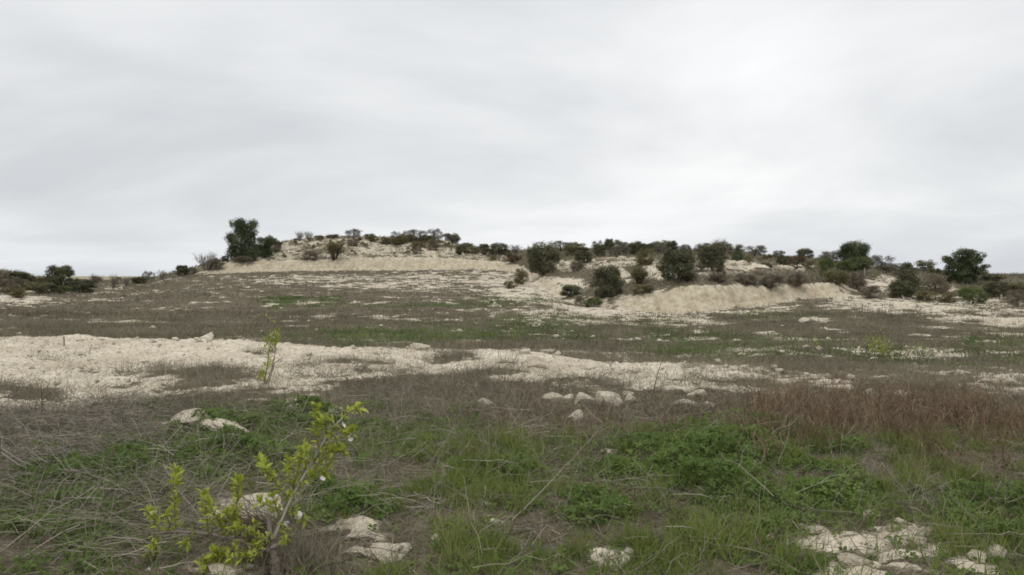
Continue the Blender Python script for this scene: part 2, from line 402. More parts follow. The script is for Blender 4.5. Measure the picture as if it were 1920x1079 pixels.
# ---------------------------------------------------------------- ground
def ground_material():
    m, nt, out = new_mat('marl_ground')
    geo = nt.nodes.new('ShaderNodeNewGeometry'); P = geo.outputs['Position']
    c = attr(nt, 'cov', 'Color'); sp = nt.nodes.new('ShaderNodeSeparateColor'); nt.links.new(c, sp.inputs[0])
    bare, grn, cut = sp.outputs[0], sp.outputs[1], sp.outputs[2]
    far = attr(nt, 'far')
    n1 = noise(nt, P, 1.3, 6); n2 = noise(nt, P, 9, 5, .65); n3 = noise(nt, P, 45, 4, .6); nm = noise(nt, P, 2.6, 5, .68)
    marl = ramp(nt, n1, [(.28, (.40, .345, .26)), (.5, (.53, .47, .375)), (.72, (.63, .575, .475))])
    marl = mix(nt, .35, marl, ramp(nt, n2, [(.3, (.30, .26, .20)), (.5, (.50, .455, .375)), (.7, (.66, .62, .54))]))
    stain = ramp(nt, noise(nt, P, .55, 7, .68), [(.44, (0, 0, 0)), (.64, (1, 1, 1))])
    marl = mix(nt, mathn(nt, 'MULTIPLY', stain, .55), marl, (.33, .275, .20))
    vo = nt.nodes.new('ShaderNodeTexVoronoi'); vo.inputs['Scale'].default_value = 16; nt.links.new(P, vo.inputs['Vector'])
    peb = ramp(nt, vo.outputs['Color'], [(.2, (.80, .80, .80)), (.8, (1.12, 1.12, 1.12))])
    marl = mix(nt, .8, marl, peb, 'MULTIPLY')
    cutc = ramp(nt, noise(nt, P, 1.6, 8, .72), [(.32, (.24, .20, .14)), (.5, (.37, .32, .235)), (.68, (.49, .445, .345))])
    cutc = mix(nt, .5, cutc, ramp(nt, nm, [(.36, (.19, .155, .10)), (.5, (.40, .345, .25)), (.66, (.55, .50, .40))]))
    marl = mix(nt, mathn(nt, 'MULTIPLY', cut, .85), marl, cutc)
    lit = ramp(nt, n2, [(.3, (.065, .054, .037)), (.5, (.118, .100, .070)), (.7, (.20, .172, .125))])
    lit = mix(nt, .5, lit, ramp(nt, n1, [(.3, (.075, .064, .044)), (.7, (.135, .115, .082))]))
    grs = ramp(nt, n2, [(.3, (.04, .055, .02)), (.7, (.085, .11, .04))])
    base = mix(nt, ramp(nt, mathn(nt, 'ADD', grn, mathn(nt, 'MULTIPLY', mathn(nt, 'SUBTRACT', n2, .5), .7)), [(.3, (0, 0, 0)), (.6, (1, 1, 1))]), lit, grs)
    bf = ramp(nt, mathn(nt, 'ADD', bare, mathn(nt, 'MULTIPLY', mathn(nt, 'SUBTRACT', mathn(nt, 'ADD', mathn(nt, 'MULTIPLY', n2, .4), mathn(nt, 'MULTIPLY', nm, .6)), .5), 2.2)), [(.34, (0, 0, 0)), (.64, (1, 1, 1))])
    vs = nt.nodes.new('ShaderNodeMapping'); vs.inputs['Scale'].default_value = (2.2, .25, .25); nt.links.new(P, vs.inputs[0])
    rills = ramp(nt, noise(nt, vs.outputs[0], 1.0, 7, .7), [(.30, (.78, .75, .70)), (.5, (1, 1, 1)), (.70, (1.08, 1.08, 1.06))])
    marl = mix(nt, cut, marl, mix(nt, 1.0, marl, rills, 'MULTIPLY'))
    tan = ramp(nt, nm, [(.38, (.24, .20, .145)), (.52, (.40, .35, .27)), (.68, (.54, .49, .39))])
    marl = mix(nt, mathn(nt, 'MULTIPLY', attr(nt, 'tan'), .75), marl, tan)
    colr = mix(nt, bf, base, marl)
    farc = ramp(nt, noise(nt, P, .012, 4), [(.35, (.22, .20, .13)), (.65, (.36, .32, .23))])
    colr = mix(nt, far, colr, farc)
    p = nt.nodes.new('ShaderNodeBsdfPrincipled'); p.inputs['Roughness'].default_value = .95; p.inputs['Specular IOR Level'].default_value = .1
    nt.links.new(colr, p.inputs['Base Color'])
    b = nt.nodes.new('ShaderNodeBump'); b.inputs['Strength'].default_value = .55; b.inputs['Distance'].default_value = .05
    hsum = mathn(nt, 'ADD', mathn(nt, 'MULTIPLY', n2, 1.0), mathn(nt, 'ADD', mathn(nt, 'MULTIPLY', n3, .4), mathn(nt, 'MULTIPLY', vo.outputs['Distance'], -.5)))
    nt.links.new(hsum, b.inputs['Height']); nt.links.new(b.outputs[0], p.inputs['Normal'])
    nt.links.new(p.outputs[0], out.inputs['Surface'])
    return m

def build_ground():
    fine = np.arctan((np.arange(-300, 2221, 2.2) - CX) / FPX)
    lo, hi = fine[0], fine[-1]
    rest = np.linspace(hi, lo + 2 * np.pi, 130)[1:-1]
    th = np.concatenate([fine, rest]); nth = len(th)
    r = [.35]
    while r[-1] < 9000:
        q = r[-1]
        if q < 3.2: d = q * .09
        elif q < 24: d = max(.011, q * q / (CAMZ * 804) * .95)
        elif q < 45: d = .28
        elif q < 64: d = .13
        elif q < 135: d = .24
        else: d = (q - 135) * .10 + .5
        r.append(q + d)
    r = np.array(r); nr = len(r)
    TH, RR = np.meshgrid(th, r)
    # rings follow constant depth in front so that fine rows stay even
    X = (RR * np.sin(TH)).ravel(); Y = (RR * np.cos(TH)).ravel()
    X = np.append(X, 0); Y = np.append(Y, 0)
    c = cover(X, Y); Z = ground_z(X, Y, c)
    i = np.arange(nr - 1)[:, None] * nth; j = np.arange(nth)[None, :]; j2 = (j + 1) % nth
    Q = np.stack([i + j, i + nth + j, i + nth + j2, i + j2], -1).reshape(-1, 4)[:, ::-1]
    ctr = len(X) - 1
    T = np.stack([np.full(nth, ctr), np.arange(nth), (np.arange(nth) + 1) % nth], -1)[:, ::-1]
    T = T.astype(np.int32)
    cov = np.stack([c['bare'], np.clip(c['green'] + .8 * c['clover'] + .5 * c['grass'], 0, 1), c['cut']], -1)
    me = make_mesh('ground', np.stack([X, Y, Z], -1), [Q, T], ground_material(), {'cov': cov, 'far': c['far'], 'tan': c['hill'] * (1 - smooth(880, 1000, c['px']))}, True)
    # make sure it faces up
    if me.polygons[0].normal.z < 0: me.flip_normals()
    o = link('ground', me); tag(o, kind='structure')
    return o
build_ground()
# ---------------------------------------------------------------- trees and shrubs
M_OAK = plant_mat('oak_leaf', [(0, (0.049, 0.056, 0.030)), (.5, (0.103, 0.107, 0.059)), (1, (0.192, 0.186, 0.107))], .15)
M_GREYOAK = plant_mat('grey_oak_leaf', [(0, (0.075, 0.070, 0.053)), (.5, (0.144, 0.135, 0.103)), (1, (0.237, 0.219, 0.175))], .15)
M_PINE = plant_mat('pine_needle', [(0, (0.041, 0.057, 0.031)), (.5, (0.090, 0.113, 0.057)), (1, (0.177, 0.201, 0.103))], .15)
M_OLIVE = plant_mat('olive_leaf', [(0, (0.094, 0.089, 0.040)), (.5, (0.165, 0.152, 0.072)), (1, (0.272, 0.243, 0.122))], .2)
M_BROWN = plant_mat('brown_leaf', [(0, (.085, .070, .050)), (.5, (.165, .138, .100)), (1, (.27, .23, .17))], .15)
M_RUSTL = plant_mat('rust_leaf', [(0, (0.072, 0.043, 0.029)), (.5, (0.126, 0.079, 0.050)), (1, (0.204, 0.138, 0.084))], .15)
M_GREEN = plant_mat('green_leaf', [(0, (0.061, 0.078, 0.027)), (.5, (0.111, 0.142, 0.049)), (1, (0.189, 0.230, 0.086))], .2)
M_GREY = plant_mat('grey_twig', [(0, (.09, .075, .062)), (.5, (.16, .138, .116)), (1, (.26, .23, .20))], 0)
M_BARK = plant_mat('bark', [(0, (.04, .033, .028)), (.5, (.075, .062, .05)), (1, (.13, .11, .09))], 0)

def unit(v):
    return v / np.maximum(np.linalg.norm(v, axis=-1, keepdims=True), 1e-9)

def cards(rng, P, nrm, size, aspect=.55):
    """leaf cards: one bent rhombus per point"""
    n = len(P)
    a = unit(np.cross(nrm, rng.normal(size=(n, 3)))); b = unit(np.cross(nrm, a))
    s = size[:, None] * .5
    fold = nrm * s * .35
    V = np.stack([P - a * s, P - b * s * aspect + fold, P + a * s, P + b * s * aspect + fold], 1).reshape(-1, 3)
    F = np.arange(n * 4).reshape(n, 4)
    return V, F

def tube_paths(paths, sides=5):
    """paths: list of (points, radii) -> one mesh's vertices and quads"""
    VV, FF, base = [], [], 0
    for pts, rad in paths:
        pts = np.asarray(pts, float); n = len(pts)
        t = unit(np.gradient(pts, axis=0))
        ref = np.array([0.31, .95, .1]) if abs(t[0, 2]) > .5 else np.array([.05, .02, 1.0])
        s = unit(np.cross(t, ref)); u = np.cross(t, s)
        ang = np.arange(sides) * 2 * np.pi / sides
        ring = pts[:, None] + (s[:, None] * np.cos(ang)[None, :, None] + u[:, None] * np.sin(ang)[None, :, None]) * np.asarray(rad)[:, None, None]
        VV.append(ring.reshape(-1, 3))
        i = np.arange(n - 1)[:, None] * sides; j = np.arange(sides)[None]; j2 = (j + 1) % sides
        FF.append(np.stack([i + j, i + j2, i + sides + j2, i + sides + j], -1).reshape(-1, 4) + base)
        base += n * sides
    return np.concatenate(VV), np.concatenate(FF)

def bent(rng, a, b, n=5, wob=.06):
    a = np.asarray(a, float); b = np.asarray(b, float)
    t = np.linspace(0, 1, n)[:, None]
    L = np.linalg.norm(b - a)
    p = a + (b - a) * t + rng.normal(size=(n, 3)) * wob * L * np.sin(t * np.pi)
    return p

def crown_trunk(seed, clumps, nleaf, leaf, mat, trunk_top=.55, trunk_r=.03, shell=.55, flat=1.0, limbs=True, name='plant', aspect=.55):
    """unit-sized plant: crown of leaf clumps + a tapered trunk with limbs running into the clumps"""
    rng = np.random.default_rng(seed)
    C = np.array([c[:3] for c in clumps]); Rr = np.array([c[3] for c in clumps])
    w = Rr ** 2; idx = rng.choice(len(C), nleaf, p=w / w.sum())
    d = unit(rng.normal(size=(nleaf, 3))); rad = (shell + (1 - shell) * rng.random(nleaf)) * np.where(rng.random(nleaf) < .12, 1.25, 1.0)
    off = d * rad[:, None] * Rr[idx][:, None]; off[:, 2] *= flat
    # leaves gather into small sprays, leaving gaps
    sub = unit(rng.normal(size=(len(C) * 14, 3))); sub = sub.reshape(len(C), 14, 3)
    k = rng.integers(0, 14, nleaf)
    near = sub[idx, k] * Rr[idx][:, None] * rng.uniform(.55, 1.05, nleaf)[:, None]; near[:, 2] *= flat
    use = rng.random(nleaf) < .65
    off = np.where(use[:, None], near + rng.normal(size=(nleaf, 3)) * .22 * Rr[idx][:, None], off)
    P = C[idx] + off
    P[:, 2] = np.maximum(P[:, 2], .01)
    nrm = unit(unit(off + 1e-6) + rng.normal(size=(nleaf, 3)) * .7 + np.array([0, 0, .4]))
    V, F = cards(rng, P, nrm, leaf * rng.uniform(.6, 1.35, nleaf), aspect)
    tone = rng.random(len(C))
    v = np.clip(.5 + (tone[idx] - .5) * .85 + rng.normal(size=nleaf) * .18, 0, 1)
    crown = make_mesh(name + '_crown', V, F, mat, {'v': np.repeat(v, 4)})
    paths = [(bent(rng, (0, 0, -.04), (rng.normal() * .02, rng.normal() * .02, trunk_top), 6, .05), np.linspace(trunk_r, trunk_r * .45, 6))]
    if limbs:
        order = np.argsort(-Rr)[:10]
        for q in order:
            z0 = min(max(C[q, 2] * .55, .03), trunk_top)
            paths.append((bent(rng, (0, 0, z0), C[q] + np.array([0, 0, Rr[q] * .2]), 5, .08), np.linspace(trunk_r * .55, trunk_r * .15, 5)))
    V2, F2 = tube_paths(paths)
    trunk = make_mesh(name + '_trunk', V2, F2, M_BARK, {'v': np.full(len(V2), .5)}, True)
    return crown, trunk

def dome(seed, n=34, up=.4, spread=.40, r=(.09, .15), low=.08, bottom=.30):
    """clump centres filling a lobed dome that reaches down to `low`"""
    rng = np.random.default_rng(seed); L = []
    lob = rng.uniform(.80, 1.10, 9); top = rng.uniform(.88, 1.0, 7)
    for i in range(n):
        az = rng.uniform(0, 2 * np.pi); rr = rng.uniform(*r)
        z = low + (1 - rr - low) * rng.random() ** .85
        prof = math.sqrt(max(1 - ((z - up) / (1 - up)) ** 2, 0)) * spread if z > up else bottom + (spread - bottom) * (z - low) / max(up - low, .01)
        q_ = az / (2 * np.pi) * 9; k = (lob[int(q_) % 9] * (1 - q_ % 1) + lob[(int(q_) + 1) % 9] * (q_ % 1)) * (1 - .55 * rng.random() ** 1.6)
        L.append((math.cos(az) * prof * k, math.sin(az) * prof * k, z * (top[int(az / (2 * np.pi) * 7) % 7] * .5 + .5), rr))
    return L

def twiggy(seed, mat, leafmat, nst=26, leaves=260, fan=.5, name='bare', up=.85, leaf=.035):
    """a bare shrub: a fan of thin forking stems with a few leaves"""
    rng = np.random.default_rng(seed); paths = []; tips = []
    for i in range(nst):
        az = rng.uniform(0, 2 * np.pi); sp = rng.uniform(.1, fan)
        top = np.array([math.cos(az) * sp, math.sin(az) * sp, rng.uniform(.55, 1) * up + .1])
        b0 = np.array([math.cos(az), math.sin(az), 0]) * .06 + np.array([0, 0, -.03])
        p = bent(rng, b0, top, 6, .05); paths.append((p, np.linspace(.012, .004, 6))); tips.append(p[-1]); tips.append(p[4])
        for q in range(5):
            k = rng.integers(2, 5); e = p[k] + np.array([rng.normal() * .12, rng.normal() * .12, abs(rng.normal()) * .14 + .05])
            e[2] = min(e[2], 1.0)
            paths.append((bent(rng, p[k], e, 4, .08), np.linspace(.007, .003, 4))); tips.append(e)
    V, F = tube_paths(paths, 3)
    stems = make_mesh(name + '_stems', V, F, mat, {'v': np.full(len(V), .45) + .25 * np.sin(np.arange(len(V)) * .05)})
    tips = np.array(tips); idx = rng.integers(0, len(tips), leaves)
    P = tips[idx] + rng.normal(size=(leaves, 3)) * .045; P[:, 2] = np.maximum(P[:, 2], .02)
    V, F = cards(rng, P, unit(rng.normal(size=(leaves, 3))), leaf * rng.uniform(.6, 1.3, leaves))
    crown = make_mesh(name + '_crown', V, F, leafmat, {'v': np.repeat(np.clip(rng.normal(.5, .2, leaves), 0, 1), 4)})
    return crown, stems

def from_outline(seed, pts, box, depth=.8):
    """clumps traced from an outline: (x, y, r) in picture units -> unit plant with real depth"""
    x0, x1, y0, y1 = box; rng = np.random.default_rng(seed); W = x1 - x0; H = y1 - y0; L = []
    asp = W / H
    for (x, y, r) in pts:
        u = (x - (x0 + x1) / 2) / W; v = (y1 - y) / H; rr = r / W * 1.0
        for k in range(3):
            dy = rng.uniform(-.5, .5) * depth * .75 * (1 - abs(u))
            L.append((u + rng.normal() * .03, dy if k else dy * .3, v + rng.normal() * .02, rr * rng.uniform(.75, 1.0)))
    return L

PROTO = {}
for q in range(4):
    PROTO['oak%d' % q] = crown_trunk(100 + q, dome(100 + q, 66, r=(.08, .14)), 10400, 0.039, M_OAK, .5, .035, name='oak')
    PROTO['greyoak%d' % q] = crown_trunk(120 + q, dome(120 + q, 60, .45, .44, (.08, .13), .06, .34), 5200, 0.035, M_GREYOAK, .6, .03, name='grey_oak')
    PROTO['olive%d' % q] = crown_trunk(140 + q, dome(140 + q, 54), 6800, 0.038, M_OLIVE, .4, .03, name='olive_bush')
    PROTO['brown%d' % q] = crown_trunk(160 + q, dome(160 + q, 50), 6000, 0.036, M_BROWN, .4, .03, name='brown_bush')
    PROTO['green%d' % q] = crown_trunk(180 + q, dome(180 + q, 54), 7600, 0.038, M_GREEN, .4, .03, name='green_bush')
    PROTO['bare%d' % q] = twiggy(200 + q, M_GREY, M_BROWN, 34, 700)
    PROTO['broom%d' % q] = twiggy(220 + q, M_BARK, M_OLIVE, 44, 3600, .46, 'broom', .85, .05)
    PROTO['dwarf%d' % q] = crown_trunk(240 + q, dome(240 + q, 12, .38, .36, (.12, .2), .1), 600, .11, M_BROWN, .3, .04, limbs=False, name='dwarf_shrub')
    PROTO['dwarfgreen%d' % q] = crown_trunk(250 + q, dome(250 + q, 12, .38, .36, (.12, .2), .1), 600, .11, M_OLIVE, .3, .04, limbs=False, name='dwarf_shrub')
for q in range(2):
    PROTO['rust%d' % q] = crown_trunk(260 + q, dome(260 + q, 32), 6400, 0.038, M_RUSTL, .4, .03, name='rust_bush')
    PROTO['umbrella%d' % q] = crown_trunk(270 + q, dome(270 + q, 28, .68, .43, (.07, .12), .45, .3), 4600, 0.034, M_GREYOAK, .62, .028, name='umbrella_tree')
    PROTO['cone%d' % q] = crown_trunk(280 + q, [(math.cos(a * 2.4) * .36 * (1.05 - z), math.sin(a * 2.4) * .36 * (1.05 - z), z, .05 + .12 * (1 - z)) for a, z in enumerate(np.linspace(.08, .95, 44))] + [(0, 0, z, .10) for z in (.2, .35, .5, .65)], 10000, 0.036, M_OAK if q == 0 else M_PINE, .85, .03, name='conical')
    PROTO['layered%d' % q] = crown_trunk(290 + q, [(x, y, z, .13) for z in (.20, .34, .50, .64, .86) for x, y in [(math.cos(a) * .36 * (1.08 - z * .35), math.sin(a) * .36 * (1.08 - z * .35)) for a in np.linspace(0, 6, 9) + z * 5]] + [(0, 0, .75, .2), (0, 0, .5, .2), (0, 0, .25, .2)], 10400, 0.038, M_OAK, .7, .03, flat=.62, name='layered_oak')
PROTO['pineA'] = crown_trunk(301, from_outline(1, [(420, 130, 70), (570, 130, 55), (350, 130, 40), (480, 190, 90), (400, 200, 70), (560, 220, 50), (320, 270, 65), (430, 290, 90), (540, 290, 70), (330, 370, 60), (430, 390, 90), (540, 390, 90), (340, 450, 60), (450, 450, 80), (560, 450, 70)], (255, 620, 85, 500)), 25200, 0.036, M_PINE, .85, .03, flat=.85, name='pine', aspect=.4)
PROTO['pineB'] = crown_trunk(302, from_outline(2, [(230, 220, 60), (310, 220, 75), (390, 240, 60), (200, 280, 60), (290, 300, 85), (390, 310, 65), (260, 370, 75), (350, 370, 80), (440, 370, 55), (300, 420, 60), (400, 410, 60)], (135, 495, 150, 490)), 25200, 0.036, M_PINE, .7, .03, flat=.9, name='pine', aspect=.4)
PROTO['pineC'] = crown_trunk(303, from_outline(3, [(1360, 260, 50), (1280, 280, 46), (1440, 290, 45), (1210, 340, 50), (1310, 340, 65), (1400, 350, 75), (1470, 350, 42), (1240, 400, 55), (1350, 420, 75), (1450, 420, 50), (1540, 410, 34), (1200, 450, 42), (1290, 470, 65), (1400, 480, 75), (1500, 455, 44), (1240, 520, 38), (1340, 530, 60), (1440, 520, 55)], (1150, 1570, 215, 580)), 23800, 0.035, M_PINE, .85, .03, flat=.80, name='pine', aspect=.4)
PROTO['pineD'] = crown_trunk(304, from_outline(4, [(640, 300, 45), (620, 380, 60), (700, 400, 60), (740, 290, 50), (780, 310, 45), (720, 330, 60), (670, 440, 60), (740, 430, 50), (600, 450, 50)], (565, 825, 250, 490)), 16800, 0.040, M_PINE, .7, .03, flat=.9, name='pine', aspect=.4)

rngp = np.random.default_rng(77)
def plant(key, name, loc, width, height, label, cat, group=None, rot=None, wy=None):
    root = link(name, None, None, loc, (0, 0, rngp.uniform(0, 6.28) if rot is None else rot), (width, wy or width, height))
    root.empty_display_size = .3
    tag(root, label, cat, group)
    crown, stem = PROTO[key]
    link('crown', crown, root); link('stems' if ('bare' in key or 'broom' in key) else 'trunk', stem, root)
    return root

def stand(key, name, px, top, base, width, label, cat, group=None, D=None, rot=None):
    width *= 1.0 if 'pine' in key else 1.14 if px < 960 and 430 < base < 480 else 1.06
    x, d, z = at_D(px, D) if D else at_px(px, base, 18)
    row = HY + (CAMZ - z) / d * FPX
    h = max((max(row, base if not D else row) - top) / FPX * d, .25)
    return plant(key, name, (x, d, z - .04), width / FPX * d, h, label, cat, group, rot)

